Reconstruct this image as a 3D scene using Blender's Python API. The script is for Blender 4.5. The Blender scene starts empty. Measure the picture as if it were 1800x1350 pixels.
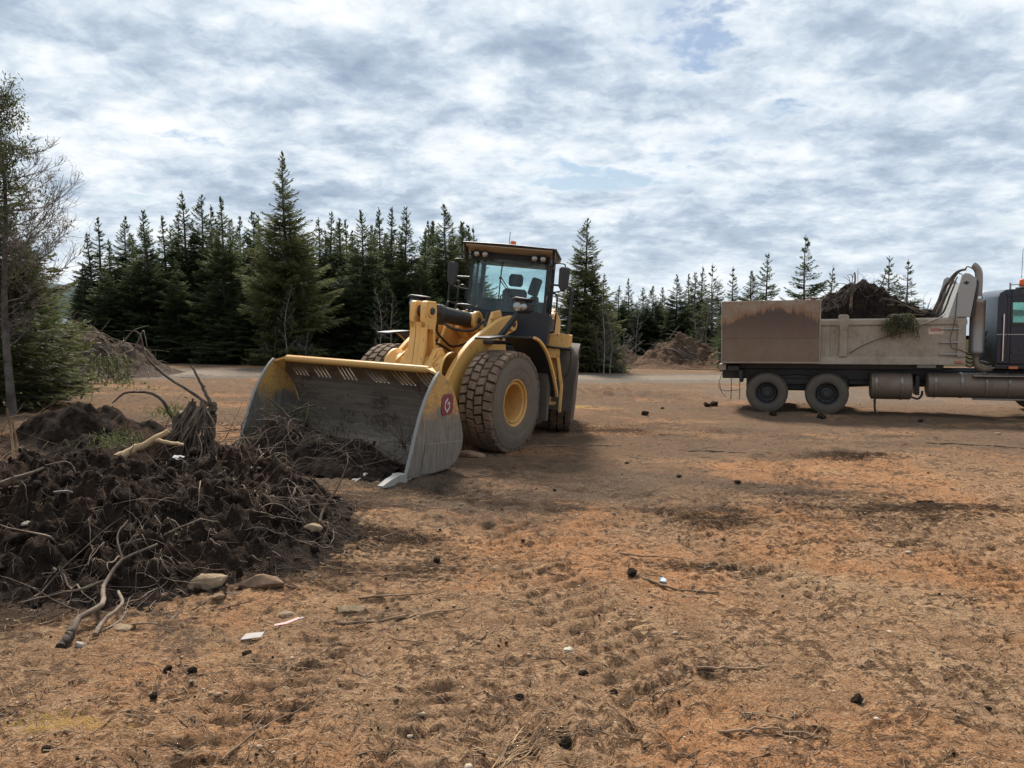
import bpy, math, random
import numpy as np
from mathutils import Matrix, Vector
R = math.radians
sc = bpy.context.scene
C = sc.collection
rng = np.random.default_rng(7)
random.seed(7)

# ------------------------------------------------------------------ camera
ZC = 2.18
cam_d = bpy.data.cameras.new('camera')
cam = bpy.data.objects.new('camera', cam_d); C.objects.link(cam)
cam_d.sensor_width = 36.0
cam_d.lens = 36.0 * 1353.0 / 1800.0
cam_d.clip_start = 0.05; cam_d.clip_end = 12000
cam.location = (0, 0, ZC)
cam.rotation_euler = (R(90 - 5.28), 0, 0)
sc.camera = cam

# ------------------------------------------------------------------ light
SUN_EL, SUN_AZ = R(46), R(-8)         # sun ahead of the camera, a little to the left, veiled by thin cloud
sun_d = bpy.data.lights.new('sun', 'SUN'); sun_d.energy = 3.7; sun_d.angle = R(11); sun_d.color = (1.0, .93, .84)
sun = bpy.data.objects.new('sun', sun_d); C.objects.link(sun)
sdir = Vector((math.sin(SUN_AZ) * math.cos(SUN_EL), math.cos(SUN_AZ) * math.cos(SUN_EL), math.sin(SUN_EL)))
sun.rotation_euler = sdir.to_track_quat('Z', 'Y').to_euler()
sun.location = (0, 0, 40)
sc.view_settings.view_transform = 'Standard'; sc.view_settings.look = 'None'
sc.view_settings.exposure = 1.02; sc.view_settings.gamma = 1.0
sc.view_settings.use_curve_mapping = False

world = bpy.data.worlds.new('World'); sc.world = world; world.use_nodes = True


class NT:
    """a small helper for building node trees"""
    def __init__(s, nt): s.nt = nt
    def n(s, t, **k):
        o = s.nt.nodes.new(t)
        for a, b in k.items(): setattr(o, a, b)
        return o
    def put(s, sock, v):
        if hasattr(v, 'is_output') or isinstance(v, bpy.types.NodeSocket): s.nt.links.new(v, sock)
        elif isinstance(v, (tuple, list)) and len(v) == 3 and sock.type == 'RGBA': sock.default_value = (*v, 1)
        else: sock.default_value = v
    def math(s, op, a, b=None, c=None, clamp=False):
        o = s.n('ShaderNodeMath', operation=op, use_clamp=clamp)
        s.put(o.inputs[0], a)
        if b is not None: s.put(o.inputs[1], b)
        if c is not None: s.put(o.inputs[2], c)
        return o.outputs[0]
    def vmath(s, op, a, b=None, scale=None):
        o = s.n('ShaderNodeVectorMath', operation=op)
        s.put(o.inputs[0], a)
        if b is not None: s.put(o.inputs[1], b)
        if scale is not None: s.put(o.inputs['Scale'], scale)
        return o.outputs[0]
    def noise(s, vec, scale, detail=4, rough=.55, dist=0.0, dims='3D', col=False):
        o = s.n('ShaderNodeTexNoise', noise_dimensions=dims)
        if vec is not None: s.put(o.inputs['Vector'], vec)
        o.inputs['Scale'].default_value = scale; o.inputs['Detail'].default_value = detail
        o.inputs['Roughness'].default_value = rough; o.inputs['Distortion'].default_value = dist
        return o.outputs[1 if col else 0]
    def ramp(s, fac, stops, interp='LINEAR'):
        o = s.n('ShaderNodeValToRGB'); cr = o.color_ramp; cr.interpolation = interp
        while len(cr.elements) < len(stops): cr.elements.new(.5)
        for e, (p, c) in zip(cr.elements, stops):
            e.position = p; e.color = (*c, 1) if len(c) == 3 else c
        s.put(o.inputs[0], fac)
        return o.outputs[0]
    def step(s, v, a, b):
        o = s.n('ShaderNodeMapRange', interpolation_type='SMOOTHSTEP')
        s.put(o.inputs[0], v); o.inputs[1].default_value = a; o.inputs[2].default_value = b
        return o.outputs[0]
    def mix(s, f, a, b, mode='MIX'):
        o = s.n('ShaderNodeMix', data_type='RGBA', blend_type=mode)
        s.put(o.inputs[0], f); s.put(o.inputs[6], a); s.put(o.inputs[7], b)
        return o.outputs[2]
    def sep(s, v):
        o = s.n('ShaderNodeSeparateXYZ'); s.put(o.inputs[0], v); return o.outputs
    def comb(s, x, y, z):
        o = s.n('ShaderNodeCombineXYZ')
        for i, v in enumerate((x, y, z)): s.put(o.inputs[i], v)
        return o.outputs[0]
    def bump(s, h, strength=.5, dist=.02, normal=None):
        o = s.n('ShaderNodeBump'); s.put(o.inputs['Height'], h)
        o.inputs['Strength'].default_value = strength; o.inputs['Distance'].default_value = dist
        if normal is not None: s.put(o.inputs['Normal'], normal)
        return o.outputs[0]


# sky: clear Nishita sky seen through small gaps in a broken layer of stratocumulus
w = NT(world.node_tree)
for n_ in list(w.nt.nodes): w.nt.nodes.remove(n_)
wout = w.n('ShaderNodeOutputWorld'); bg = w.n('ShaderNodeBackground')
sky = w.n('ShaderNodeTexSky', sky_type='NISHITA'); sky.sun_disc = False
sky.sun_elevation = SUN_EL; sky.sun_rotation = SUN_AZ; sky.air_density = 1.1; sky.dust_density = .6; sky.ozone_density = 1.6
tc = w.n('ShaderNodeTexCoord')
dx, dy, dz = w.sep(tc.outputs['Generated'])
dzc = w.math('MAXIMUM', dz, 0.0)
inv = w.math('DIVIDE', 1.0, w.math('ADD', dzc, .26))
P = w.comb(w.math('MULTIPLY', dx, inv), w.math('MULTIPLY', dy, inv), 0.0)      # where the view ray meets the cloud layer
Pw = w.vmath('ADD', P, w.vmath('SCALE', w.vmath('SUBTRACT', w.noise(P, 1.7, 4, .55, col=True), (.5, .5, .5)), scale=.42))
Pf = w.vmath('ADD', P, w.vmath('SCALE', w.vmath('SUBTRACT', w.noise(P, 5.5, 5, .6, col=True), (.5, .5, .5)), scale=.10))
big = w.noise(w.vmath('ADD', w.vmath('MULTIPLY', Pw, (.75, 1.0, 1)), (2.3, 5.1, 0)), 1.35, 2, .5)
mid = w.noise(w.vmath('MULTIPLY', Pf, (.85, .95, 1)), 5.0, 5, .58)
fine = w.noise(w.vmath('ADD', Pf, (7.3, 2.1, 0)), 15.0, 6, .62)
thick = w.math('ADD', w.math('ADD', w.math('MULTIPLY', big, .56), w.math('MULTIPLY', mid, .62)), w.math('MULTIPLY', fine, .25))
ccol = w.ramp(thick, [(.57, (.63, .645, .65)), (.65, (.525, .565, .60)), (.72, (.405, .462, .525)), (.79, (.30, .36, .435)), (.90, (.21, .265, .345))])
hor = w.step(dz, .15, .0)
ccol = w.mix(w.math('MULTIPLY', hor, .40), ccol, (.50, .55, .585))
gapn = w.noise(w.vmath('ADD', w.vmath('MULTIPLY', Pf, (.7, 1.0, 1)), (3.7, 11.2, 0)), 2.1, 5, .58)
gap = w.step(w.math('ADD', w.math('MULTIPLY', thick, .55), w.math('MULTIPLY', gapn, .65)), .655, .585)
skyc = w.vmath('SCALE', sky.outputs[0], scale=.055)
final = w.mix(w.math('MULTIPLY', w.math('MULTIPLY', gap, w.step(dz, .05, .16)), .95), ccol, skyc)
w.put(bg.inputs[0], final); bg.inputs[1].default_value = .82
w.nt.links.new(bg.outputs[0], wout.inputs[0])


# ------------------------------------------------------------------ noise in numpy
def _h(ix, iy, s):
    n = (ix.astype(np.int64) * 374761393 + iy.astype(np.int64) * 668265263 + s * 974634777) & 0xFFFFFFFF
    n = ((n ^ (n >> 13)) * 1274126177) & 0xFFFFFFFF
    return ((n ^ (n >> 16)) & 0xFFFF) / 65535.0
def vn(x, y, s=0):
    ix = np.floor(x); iy = np.floor(y); fx = x - ix; fy = y - iy
    fx = fx * fx * fx * (fx * (fx * 6 - 15) + 10); fy = fy * fy * fy * (fy * (fy * 6 - 15) + 10)
    a = _h(ix, iy, s); b = _h(ix + 1, iy, s); c = _h(ix, iy + 1, s); d = _h(ix + 1, iy + 1, s)
    return (a + (b - a) * fx + (c - a) * fy + (a - b - c + d) * fx * fy) * 2 - 1
def fbm(x, y, o=4, s=0, gain=.5):
    r = 0; a = 1; t = 0
    ca, sa = math.cos(.6), math.sin(.6)
    for i in range(o):
        r = r + a * vn(x, y, s + i * 17); t += a
        x, y = (x * ca - y * sa) * 2.03 + 5.1, (x * sa + y * ca) * 2.03 + 1.7
        a *= gain
    return r / t
def sstep(v, a, b):
    t = np.clip((v - a) / (b - a), 0, 1); return t * t * (3 - 2 * t)
def gauss(x, y, cx, cy, sx, sy=None, rot=0.0):
    sy = sy or sx; c, s = math.cos(rot), math.sin(rot)
    u = (x - cx) * c + (y - cy) * s; v = -(x - cx) * s + (y - cy) * c
    return np.exp(-.5 * ((u / sx) ** 2 + (v / sy) ** 2))


# ------------------------------------------------------------------ machine frames (needed by the ground under their wheels)
def rot(yaw, roll=0, pitch=0):
    return Matrix.Rotation(yaw, 4, 'Z') @ Matrix.Rotation(pitch, 4, 'Y') @ Matrix.Rotation(roll, 4, 'X')
LOADER = Matrix.Translation((-1.127, 12.63, 0.0)) @ rot(R(239.86), R(-1.69), R(-2.61))
JP = Matrix.Translation((-1.68, 0, .8))
REAR = JP @ rot(R(23.47), R(-2.72)) @ JP.inverted()          # the rear frame, steered about the centre hinge
TRUCK = Matrix.Translation((6.73, 20.2, -.45)) @ Matrix.Rotation(R(-20), 4, 'Z') @ Matrix.Rotation(R(-.9), 4, 'Y')
WR = .815
contacts = []
for m, x, y in ((LOADER, 0, 1.06), (LOADER, 0, -1.06), (LOADER @ REAR, -3.35, 1.06), (LOADER @ REAR, -3.35, -1.06)):
    contacts.append((m @ Vector((x, y, .02)), .75))
for s_ in (0, 1.47, 6.6):
    for y in (.25, 2.2): contacts.append((TRUCK @ Vector((s_, y, .02)), .6))


# ------------------------------------------------------------------ terrain
def g0(x, y):
    r = np.sqrt(x * x + y * y)
    z = -.32 * np.tanh((x + 1.1) / 8) - .024 * (np.clip(y, -30, 60) - 12.6)
    return z - 8.0 * sstep(r, 80, 420)
_corr = []
for p, sg in contacts:
    _corr.append([p.x, p.y, sg, p.z - float(g0(np.array(p.x), np.array(p.y)))])
_A = np.array([[math.exp(-.5 * ((a[0] - b[0]) ** 2 + (a[1] - b[1]) ** 2) / b[2] ** 2) for b in _corr] for a in _corr])
_wt = np.linalg.solve(_A + np.eye(len(_corr)) * .02, np.array([c[3] for c in _corr]))
TRACKS = [  # crawler and tyre lanes pressed into the soil: (x0, y0, x1, y1, bend, half width, bar pitch, bar slant)
    (3.6, 1.2, 1.2, 10.5, .25, .30, .19, .5), (1.7, 1.0, -.4, 9.8, .25, .30, .19, .5), (6.5, 3.4, 2.2, 13.5, .6, .34, .21, .45),
    (-3.0, 2.2, 9.5, 6.4, .3, .30, .18, -.3), (-2.0, 1.4, 8.5, 4.6, .2, .28, .18, .4), (2.3, 1.0, 6.8, 10.5, -.3, .32, .20, -.5), (.2, 1.5, 4.4, 12.0, -.3, .32, .20, -.5),
    (-.6, 1.5, .9, 9.0, .1, .30, .15, .4), (4.4, 1.5, 4.0, 12.0, .2, .32, .15, .35), (-2, 8.6, 9.5, 10.6, .5, .28, .2, .6), (5.5, 2.2, 10, 13, .3, .34, .17, .4), (-1.6, 2.0, -.5, 6.5, .1, .26, .14, .5)]
def track_h(x, y):
    h = 0
    for i, (x0, y0, x1, y1, bend, hw, pitch, slant) in enumerate(TRACKS):
        L = math.hypot(x1 - x0, y1 - y0); ux, uy = (x1 - x0) / L, (y1 - y0) / L
        u = (x - x0) * ux + (y - y0) * uy; v = -(x - x0) * uy + (y - y0) * ux - bend * np.sin(np.pi * np.clip(u / L, 0, 1))
        m = sstep(np.abs(v), hw * 1.1, hw * .92) * sstep(u, -.2, .5) * sstep(u, L + .2, L - .8)
        m = m * np.clip(.60 + 1.2 * fbm(u * .55 + i * 9, v * 1.3, 2, 31 + i), 0, 1)
        ph = (u + v * slant + .025 * vn(u * 4, v * 4, 40 + i)) / pitch; ph = ph - np.floor(ph)
        bar = np.exp(-((ph - .5) / .20) ** 2)
        h = h + m * (-.006 - .032 * bar + .014 * np.exp(-((ph - .82) / .14) ** 2))
    return h
def ground_z(x, y, detail=True):
    x = np.asarray(x, float); y = np.asarray(y, float)
    z = g0(x, y)
    for (cx, cy, sg, _), wt in zip(_corr, _wt): z = z + wt * gauss(x, y, cx, cy, sg)
    near = sstep(np.sqrt(x * x + y * y), 60, 20)
    z = z + fbm(x * .35, y * .35, 3, 3) * .045 * (near * .8 + .2)
    if detail:
        z = z + near * (fbm(x * 1.6, y * 1.6, 3, 11) * .026 + fbm(x * 5.0, y * 8.5, 4, 23, .62) * .034)
        rough = np.clip(.5 + fbm(x * .5, y * .5, 2, 57), 0, 1)
        z = z + near * (.6 + rough) * np.abs(fbm(x * 15, y * 23, 3, 77, .6)) * .030
        z = z + track_h(x, y)
        # churned berm in front of and beside the loader bucket
        z = z + .06 * gauss(x, y, -1.3, 9.6, 1.5, .5, -.35) * (1 + fbm(x * 3, y * 3, 3, 5))
        z = z + .05 * gauss(x, y, -.2, 7.7, 1.4, .25, .2) * (1 + 1.5 * fbm(x * 4, y * 4, 3, 6))
        z = z + .07 * gauss(x, y, 5.2, 12.6, .8, .35, .1) * (1 + 1.5 * fbm(x * 4, y * 4, 3, 8))
        z = z + .22 * gauss(x, y, 3.4, 24.6, 1.8, 1.2, 0) * (.7 + fbm(x * 2, y * 2, 3, 9))
    return z


# ------------------------------------------------------------------ mesh helpers
def mesh_from(name, V, F, smooth=False, sharp=None):
    me = bpy.data.meshes.new(name)
    if isinstance(F, np.ndarray):
        V = np.asarray(V, np.float32); nf, k = F.shape
        me.vertices.add(len(V)); me.vertices.foreach_set('co', V.ravel())
        me.loops.add(nf * k); me.loops.foreach_set('vertex_index', F.astype(np.int32).ravel())
        me.polygons.add(nf); me.polygons.foreach_set('loop_start', np.arange(0, nf * k, k, dtype=np.int32))
        me.update(calc_edges=True)
    else:
        me.from_pydata([tuple(v) for v in V], [], F)
    if smooth:
        me.polygons.foreach_set('use_smooth', np.ones(len(me.polygons), bool))
        if sharp: me.set_sharp_from_angle(angle=R(sharp))
    me.update()
    return me
def link(name, me, mat, parent=None, mtx=None):
    o = bpy.data.objects.new(name, me); C.objects.link(o)
    if me is not None and mat is not None and not me.materials: me.materials.append(mat)
    if parent is not None: o.parent = parent
    if mtx is not None: o.matrix_basis = mtx
    return o
def tag(o, label=None, cat=None, group=None, kind=None):
    if label: o['label'] = label
    if cat: o['category'] = cat
    if group: o['group'] = group
    if kind: o['kind'] = kind
    return o
def empty(name, mtx=None, parent=None):
    o = link(name, None, None, parent, mtx); o.empty_display_size = .2; return o


def tubes(P, Rd, k=3):
    """many tapering tubes at once: P (N,n,3), Rd (N,n) -> verts, quads"""
    P = np.asarray(P, float); Rd = np.asarray(Rd, float); N, n, _ = P.shape
    T = np.gradient(P, axis=1); T /= np.linalg.norm(T, axis=2, keepdims=True) + 1e-9
    ref = np.where(np.abs(T[:, :1, 2:3]) > .9, np.array([1., 0, 0]), np.array([0, 0, 1.]))
    ref = np.repeat(ref, n, 1)
    A = np.cross(T, ref); A /= np.linalg.norm(A, axis=2, keepdims=True) + 1e-9
    B = np.cross(T, A)
    a = np.arange(k) * 2 * np.pi / k
    V = P[:, :, None] + Rd[:, :, None, None] * (np.cos(a)[:, None] * A[:, :, None] + np.sin(a)[:, None] * B[:, :, None])
    idx = np.arange(N * n * k).reshape(N, n, k)
    i0 = idx[:, :-1]; i1 = idx[:, 1:]
    F = np.stack([i0, np.roll(i0, -1, 2), np.roll(i1, -1, 2), i1], -1).reshape(-1, 4)
    return V.reshape(-1, 3), F


class MB:
    """collects shapes into one mesh"""
    def __init__(s): s.V = []; s.F = []; s.n = 0
    def add(s, V, F):
        V = np.asarray(V, float); s.V.append(V); s.F += [tuple(int(i) + s.n for i in f) for f in F]; s.n += len(V); return s
    def box(s, c, size, bev=.012, m=None):
        h = np.array(size) / 2.; b = min(bev, h.min() * .6); V = []; ix = {}
        for sx in (-1, 1):
            for sy in (-1, 1):
                for sz in (-1, 1):
                    for ax in range(3):
                        v = np.array([sx, sy, sz]) * (h - b); v[ax] = (sx, sy, sz)[ax] * h[ax]
                        ix[(sx, sy, sz, ax)] = len(V); V.append(v)
        F = []
        for ax in range(3):
            u, v = (ax + 1) % 3, (ax + 2) % 3
            for sg in (-1, 1):
                q = []
                for (a, b_) in ((-1, -1), (1, -1), (1, 1), (-1, 1)):
                    k = [0, 0, 0]; k[ax] = sg; k[u] = a; k[v] = b_; q.append(ix[(*k, ax)])
                F.append(q if sg > 0 else q[::-1])
            for a in (-1, 1):
                for b_ in (-1, 1):
                    k0 = [0, 0, 0]; k0[u] = a; k0[v] = b_; k0[ax] = -1; k1 = list(k0); k1[ax] = 1
                    q = [ix[(*k0, u)], ix[(*k1, u)], ix[(*k1, v)], ix[(*k0, v)]]
                    F.append(q if a * b_ < 0 else q[::-1])
        for sx in (-1, 1):
            for sy in (-1, 1):
                for sz in (-1, 1):
                    q = [ix[(sx, sy, sz, i)] for i in range(3)]
                    F.append(q if sx * sy * sz > 0 else q[::-1])
        V = np.array(V)
        if m is not None: V = np.array([m.to_3x3() @ Vector(v) for v in V])
        return s.add(V + np.array(c), F)
    def prism(s, poly, y0, y1, bev=.012, axis='y', hole=None):
        """a plate: polygon (a, b) extruded along an axis, rims chamfered"""
        p = np.array(poly, float)
        if np.sum(p[:, 0] * np.roll(p[:, 1], -1) - np.roll(p[:, 0], -1) * p[:, 1]) < 0: p = p[::-1]
        n = len(p); e = np.roll(p, -1, 0) - p; nn = np.stack([e[:, 1], -e[:, 0]], 1); nn /= np.linalg.norm(nn, axis=1, keepdims=True) + 1e-9
        vn_ = nn + np.roll(nn, 1, 0); vn_ /= np.maximum((vn_ * nn).sum(1, keepdims=True), .35)
        q = p - vn_ * bev
        d = min(bev, abs(y1 - y0) * .45); a, b = min(y0, y1), max(y0, y1)
        rings = [(q, a), (p, a + d), (p, b - d), (q, b)]
        V = []
        for r_, yy in rings:
            for u in r_:
                V.append({'y': (u[0], yy, u[1]), 'x': (yy, u[0], u[1]), 'z': (u[0], u[1], yy)}[axis])
        F = []
        for k in range(3):
            for i in range(n):
                j = (i + 1) % n; F.append((k * n + i, k * n + j, (k + 1) * n + j, (k + 1) * n + i))
        F.append(tuple(range(n))[::-1]); F.append(tuple(3 * n + i for i in range(n)))
        if axis == 'y': F = [f[::-1] for f in F]
        return s.add(V, F)
    def tube(s, pts, r, k=10, cap=True):
        P = np.array(pts, float)[None]; n = P.shape[1]
        rr = np.full((1, n), r) if np.isscalar(r) else np.array(r, float)[None]
        V, F = tubes(P, rr, k)
        F = [tuple(f)[::-1] for f in F.tolist()]
        if cap: F += [tuple(range(k)), tuple((n - 1) * k + i for i in range(k))[::-1]]
        return s.add(V, F)
    def lathe(s, prof, o, ax, k=32, closed=False):
        """profile (radius, along) turned about axis ax through o"""
        ax = Vector(ax).normalized(); t = Vector((0, 0, 1)) if abs(ax.z) < .9 else Vector((1, 0, 0))
        u = ax.cross(t).normalized(); v = ax.cross(u)
        o = np.array(o, float); ax, u, v = (np.array(q) for q in (ax, u, v)); V = []; n = len(prof)
        for r_, h in prof:
            for i in range(k):
                a = 2 * np.pi * i / k; V.append(o + ax * h + r_ * (math.cos(a) * u + math.sin(a) * v))
        F = []
        for j in range(n if closed else n - 1):
            j2 = (j + 1) % n
            for i in range(k):
                i2 = (i + 1) % k; F.append((j * k + i, j2 * k + i, j2 * k + i2, j * k + i2))
        return s.add(V, F)
    def cyl(s, a, b, r, k=20, bev=.01):
        a = np.array(a, float); b = np.array(b, float); L = np.linalg.norm(b - a); bv = min(bev, r * .4, L * .3)
        return s.lathe([(1e-4, 0), (r - bv, 0), (r, bv), (r, L - bv), (r - bv, L), (1e-4, L)], a, Vector(b - a), k)
    def strip(s, path, y0, y1, th, axis='y'):
        """sheet of thickness th following a path in the xz plane, from y0 to y1"""
        p = np.array(path, float); e = np.gradient(p, axis=0); nn = np.stack([-e[:, 1], e[:, 0]], 1); nn /= np.linalg.norm(nn, axis=1, keepdims=True)
        return s.prism(np.concatenate([p + nn * th / 2, (p - nn * th / 2)[::-1]]), y0, y1, min(.006, th * .3))
    def build(s, name, mat, parent=None, mtx=None, smooth=40):
        V = np.concatenate(s.V)
        me = mesh_from(name, V, s.F, smooth=bool(smooth), sharp=smooth)
        return link(name, me, mat, parent, mtx)


def curve_pts(pts, n=24):
    """smooth path through control points (Catmull-Rom)"""
    p = np.array(pts, float); p = np.concatenate([[2 * p[0] - p[1]], p, [2 * p[-1] - p[-2]]]); m = len(p) - 3; out = []
    for t in np.linspace(0, m - 1e-6, n):
        i = int(t); f = t - i; a, b, c, d = p[i:i + 4]
        out.append(.5 * (2 * b + (c - a) * f + (2 * a - 5 * b + 4 * c - d) * f * f + (3 * b - a - 3 * c + d) * f ** 3))
    return np.array(out)


# ------------------------------------------------------------------ materials
def newmat(name):
    m = bpy.data.materials.new(name); m.use_nodes = True
    t = NT(m.node_tree); b = m.node_tree.nodes['Principled BSDF']
    return m, t, b
def objco(t): return t.n('ShaderNodeTexCoord').outputs['Object']
def worldpos(t): return t.n('ShaderNodeNewGeometry').outputs['Position']
def attr(t, n): return t.n('ShaderNodeAttribute', attribute_name=n).outputs['Fac']

def painted(name, col, rough=.45, dust=(.22, .165, .115), amount=.5, scale=2.2, metal=0.0, low=None, fine=.5, spec=.5, chips=None):
    """paint or metal with dust in patches, more of it low down, faint scratches and uneven gloss"""
    m, t, b = newmat(name); co = objco(t)
    n1 = t.noise(co, scale, 6, .62, .3); n2 = t.noise(co, scale * 9, 5, .7)
    d = t.math('ADD', t.math('MULTIPLY', n1, .75), t.math('MULTIPLY', n2, .35))
    if low:
        z = t.sep(worldpos(t))[2]
        d = t.math('ADD', d, t.math('MULTIPLY', t.step(z, low[1], low[0]), low[2]))
    f = t.step(d, .98 - amount * .75, 1.10 - amount * .25)
    streak = t.noise(t.vmath('MULTIPLY', co, (14, 14, 1.2)), 1.0, 4, .6)
    f = t.math('ADD', f, t.math('MULTIPLY', t.step(streak, .52, .75), .28 * amount), clamp=True)
    c0 = t.mix(t.math('MULTIPLY', n2, .30), col, tuple(x * .62 for x in col))
    c = t.mix(f, c0, t.mix(n2, tuple(x * 1.25 for x in dust), tuple(x * .7 for x in dust)))
    if chips:
        ch = t.step(t.noise(co, 11, 8, .72, .5), .60, .64)
        c = t.mix(t.math('MULTIPLY', ch, .8), c, chips)
    t.put(b.inputs['Base Color'], c)
    t.put(b.inputs['Roughness'], t.math('ADD', rough, t.math('MULTIPLY', f, .4), clamp=True))
    b.inputs['Metallic'].default_value = 0
    if metal: t.put(b.inputs['Metallic'], t.math('MULTIPLY', t.math('SUBTRACT', 1.0, f), metal))
    b.inputs['Specular IOR Level'].default_value = spec
    t.put(b.inputs['Normal'], t.bump(t.math('ADD', n2, f), .25 * fine, .006))
    return m
def simple(name, col, rough=.5, metal=0.0, var=.3, scale=6, bump=0.0, spec=.5):
    m, t, b = newmat(name); n1 = t.noise(objco(t), scale, 6, .65)
    t.put(b.inputs['Base Color'], t.mix(n1, tuple(x * (1 + var) for x in col), tuple(x * (1 - var) for x in col)))
    b.inputs['Roughness'].default_value = rough; b.inputs['Metallic'].default_value = metal; b.inputs['Specular IOR Level'].default_value = spec
    if bump: t.put(b.inputs['Normal'], t.bump(n1, .6, bump))
    return m
def glassy(name, tint, gloss=.9, dirt=.12):
    """thin window pane: lets light through, mirrors at grazing angles, a film of dust on it"""
    m, t, b = newmat(name); nt = t.nt; out = nt.nodes['Material Output']
    tr = t.n('ShaderNodeBsdfTransparent'); tr.inputs[0].default_value = (*tint, 1)
    gl = t.n('ShaderNodeBsdfGlossy'); gl.inputs['Roughness'].default_value = .04
    df = t.n('ShaderNodeBsdfDiffuse'); df.inputs[0].default_value = (.42, .42, .40, 1)
    fr = t.n('ShaderNodeFresnel'); fr.inputs[0].default_value = 1.5
    m1 = t.n('ShaderNodeMixShader'); t.put(m1.inputs[0], t.math('MULTIPLY', fr.outputs[0], gloss)); nt.links.new(tr.outputs[0], m1.inputs[1]); nt.links.new(gl.outputs[0], m1.inputs[2])
    co = objco(t); dn = t.step(t.noise(co, 3.5, 6, .6, .4), .35, .8)
    m2 = t.n('ShaderNodeMixShader'); t.put(m2.inputs[0], t.math('MULTIPLY', dn, dirt)); nt.links.new(m1.outputs[0], m2.inputs[1]); nt.links.new(df.outputs[0], m2.inputs[2])
    nt.links.new(m2.outputs[0], out.inputs[0])
    return m

YEL = (.72, .41, .12)
M_yel = painted('yellow_paint', YEL, .48, (.22, .15, .095), amount=.47, low=(.2, 1.5, .32), chips=(.07, .05, .04))
M_black = painted('black_plastic', (.018, .019, .021), .5, (.16, .13, .10), .36)
M_dark = painted('dark_steel', (.03, .03, .032), .5, (.13, .10, .075), .5)
M_panel = painted('blue_black_panel', (.020, .025, .034), .36, (.13, .115, .10), .30)
M_chrome = simple('chrome', (.62, .62, .63), .2, 1.0, .1)
M_hose = simple('hose_rubber', (.022, .02, .02), .55, 0, .4)
M_rubber_flap = painted('rubber_flap', (.07, .062, .053), .85, (.17, .128, .09), .72)
M_rim = painted('rim_paint', (.56, .30, .08), .5, (.22, .145, .09), .66, 4)
M_glass = glassy('cab_glass', (.84, .93, .93), .7, .05)
M_glass_clear = glassy('truck_glass', (.62, .80, .76), .9, .2)
M_seat = simple('seat_cloth', (.055, .06, .068), .8, 0, .3, 20)
M_inter = simple('cab_interior', (.035, .037, .041), .7, 0, .3, 8)
M_beige = simple('roof_underside', (.36, .29, .20), .6, 0, .2, 5)
M_lens = simple('lamp_lens', (.34, .34, .33), .08, .55, .35, 30)
M_orange = simple('beacon_orange', (.75, .13, .025), .25, 0, .1)
M_red = painted('red_decal', (.20, .035, .04), .5, (.24, .19, .17), .40)
M_pale = painted('pale_decal', (.50, .47, .45), .5, (.24, .19, .17), .30)
M_tooth = painted('worn_tooth_steel', (.27, .26, .24), .65, (.18, .135, .095), .55, 9, .1)

def tyre_mat(name, side, top, groove):
    """dusty rubber: tread faces caked in dried mud, grooves bare"""
    m, t, b = newmat(name); co = objco(t)
    n1 = t.noise(co, 5, 6, .65, .4); n2 = t.noise(co, 40, 5, .7)
    r_ = attr(t, 'tread')
    c = t.mix(t.math('MULTIPLY', n1, .9), side, tuple(x * .55 for x in side))
    ct = t.mix(t.step(t.math('ADD', t.math('MULTIPLY', n1, .6), t.math('MULTIPLY', n2, .5)), .38, .72), tuple(x * .6 for x in top), tuple(x * 1.25 for x in top))
    c = t.mix(t.step(r_, .3, .7), c, ct)
    c = t.mix(attr(t, 'groove'), c, t.mix(t.step(n1, .50, .66), groove, (.12, .085, .062)))
    t.put(b.inputs['Base Color'], c); b.inputs['Roughness'].default_value = .88; b.inputs['Specular IOR Level'].default_value = .2
    t.put(b.inputs['Normal'], t.bump(t.math('ADD', t.math('MULTIPLY', n1, .5), n2), .6, .012))
    return m
M_tyre = tyre_mat('loader_tyre', (.175, .142, .110), (.175, .122, .085), (.024, .019, .016))
M_ttyre = tyre_mat('truck_tyre', (.135, .115, .092), (.10, .085, .07), (.02, .018, .016))

# bucket: paint left only near the top, ground to bare steel below
def bucket_mat():
    m, t, b = newmat('bucket_steel'); co = objco(t); z = t.sep(co)[2]
    n1 = t.noise(co, 3.2, 7, .65, .5); n2 = t.noise(co, 26, 5, .7); scr = t.noise(t.vmath('MULTIPLY', co, (26, 4, 3)), 1.0, 6, .7, .4)
    wear = t.step(t.math('ADD', z, t.math('MULTIPLY', t.math('SUBTRACT', n1, .5), 1.15)), .98, .72)
    wear = t.math('MAXIMUM', wear, t.math('MULTIPLY', t.step(scr, .56, .66), .55))
    steel = t.mix(t.step(scr, .35, .7), (.145, .130, .112), (.27, .245, .21))
    paint = t.mix(t.step(n2, .4, .7), (.52, .30, .085), (.38, .22, .075))
    c = t.mix(wear, paint, steel)
    rust = t.step(t.math('ADD', t.math('MULTIPLY', n1, .7), t.math('MULTIPLY', n2, .4)), .52, .72)
    c = t.mix(t.math('MULTIPLY', rust, .75), c, (.15, .095, .06))
    t.put(b.inputs['Base Color'], c); t.put(b.inputs['Roughness'], t.math('ADD', .42, t.math('MULTIPLY', rust, .4)))
    t.put(b.inputs['Metallic'], t.math('MULTIPLY', t.math('SUBTRACT', 1.0, rust), t.math('MULTIPLY', wear, .25)))
    t.put(b.inputs['Normal'], t.bump(t.math('ADD', scr, t.math('MULTIPLY', n2, .4)), .25, .006))
    return m
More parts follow.
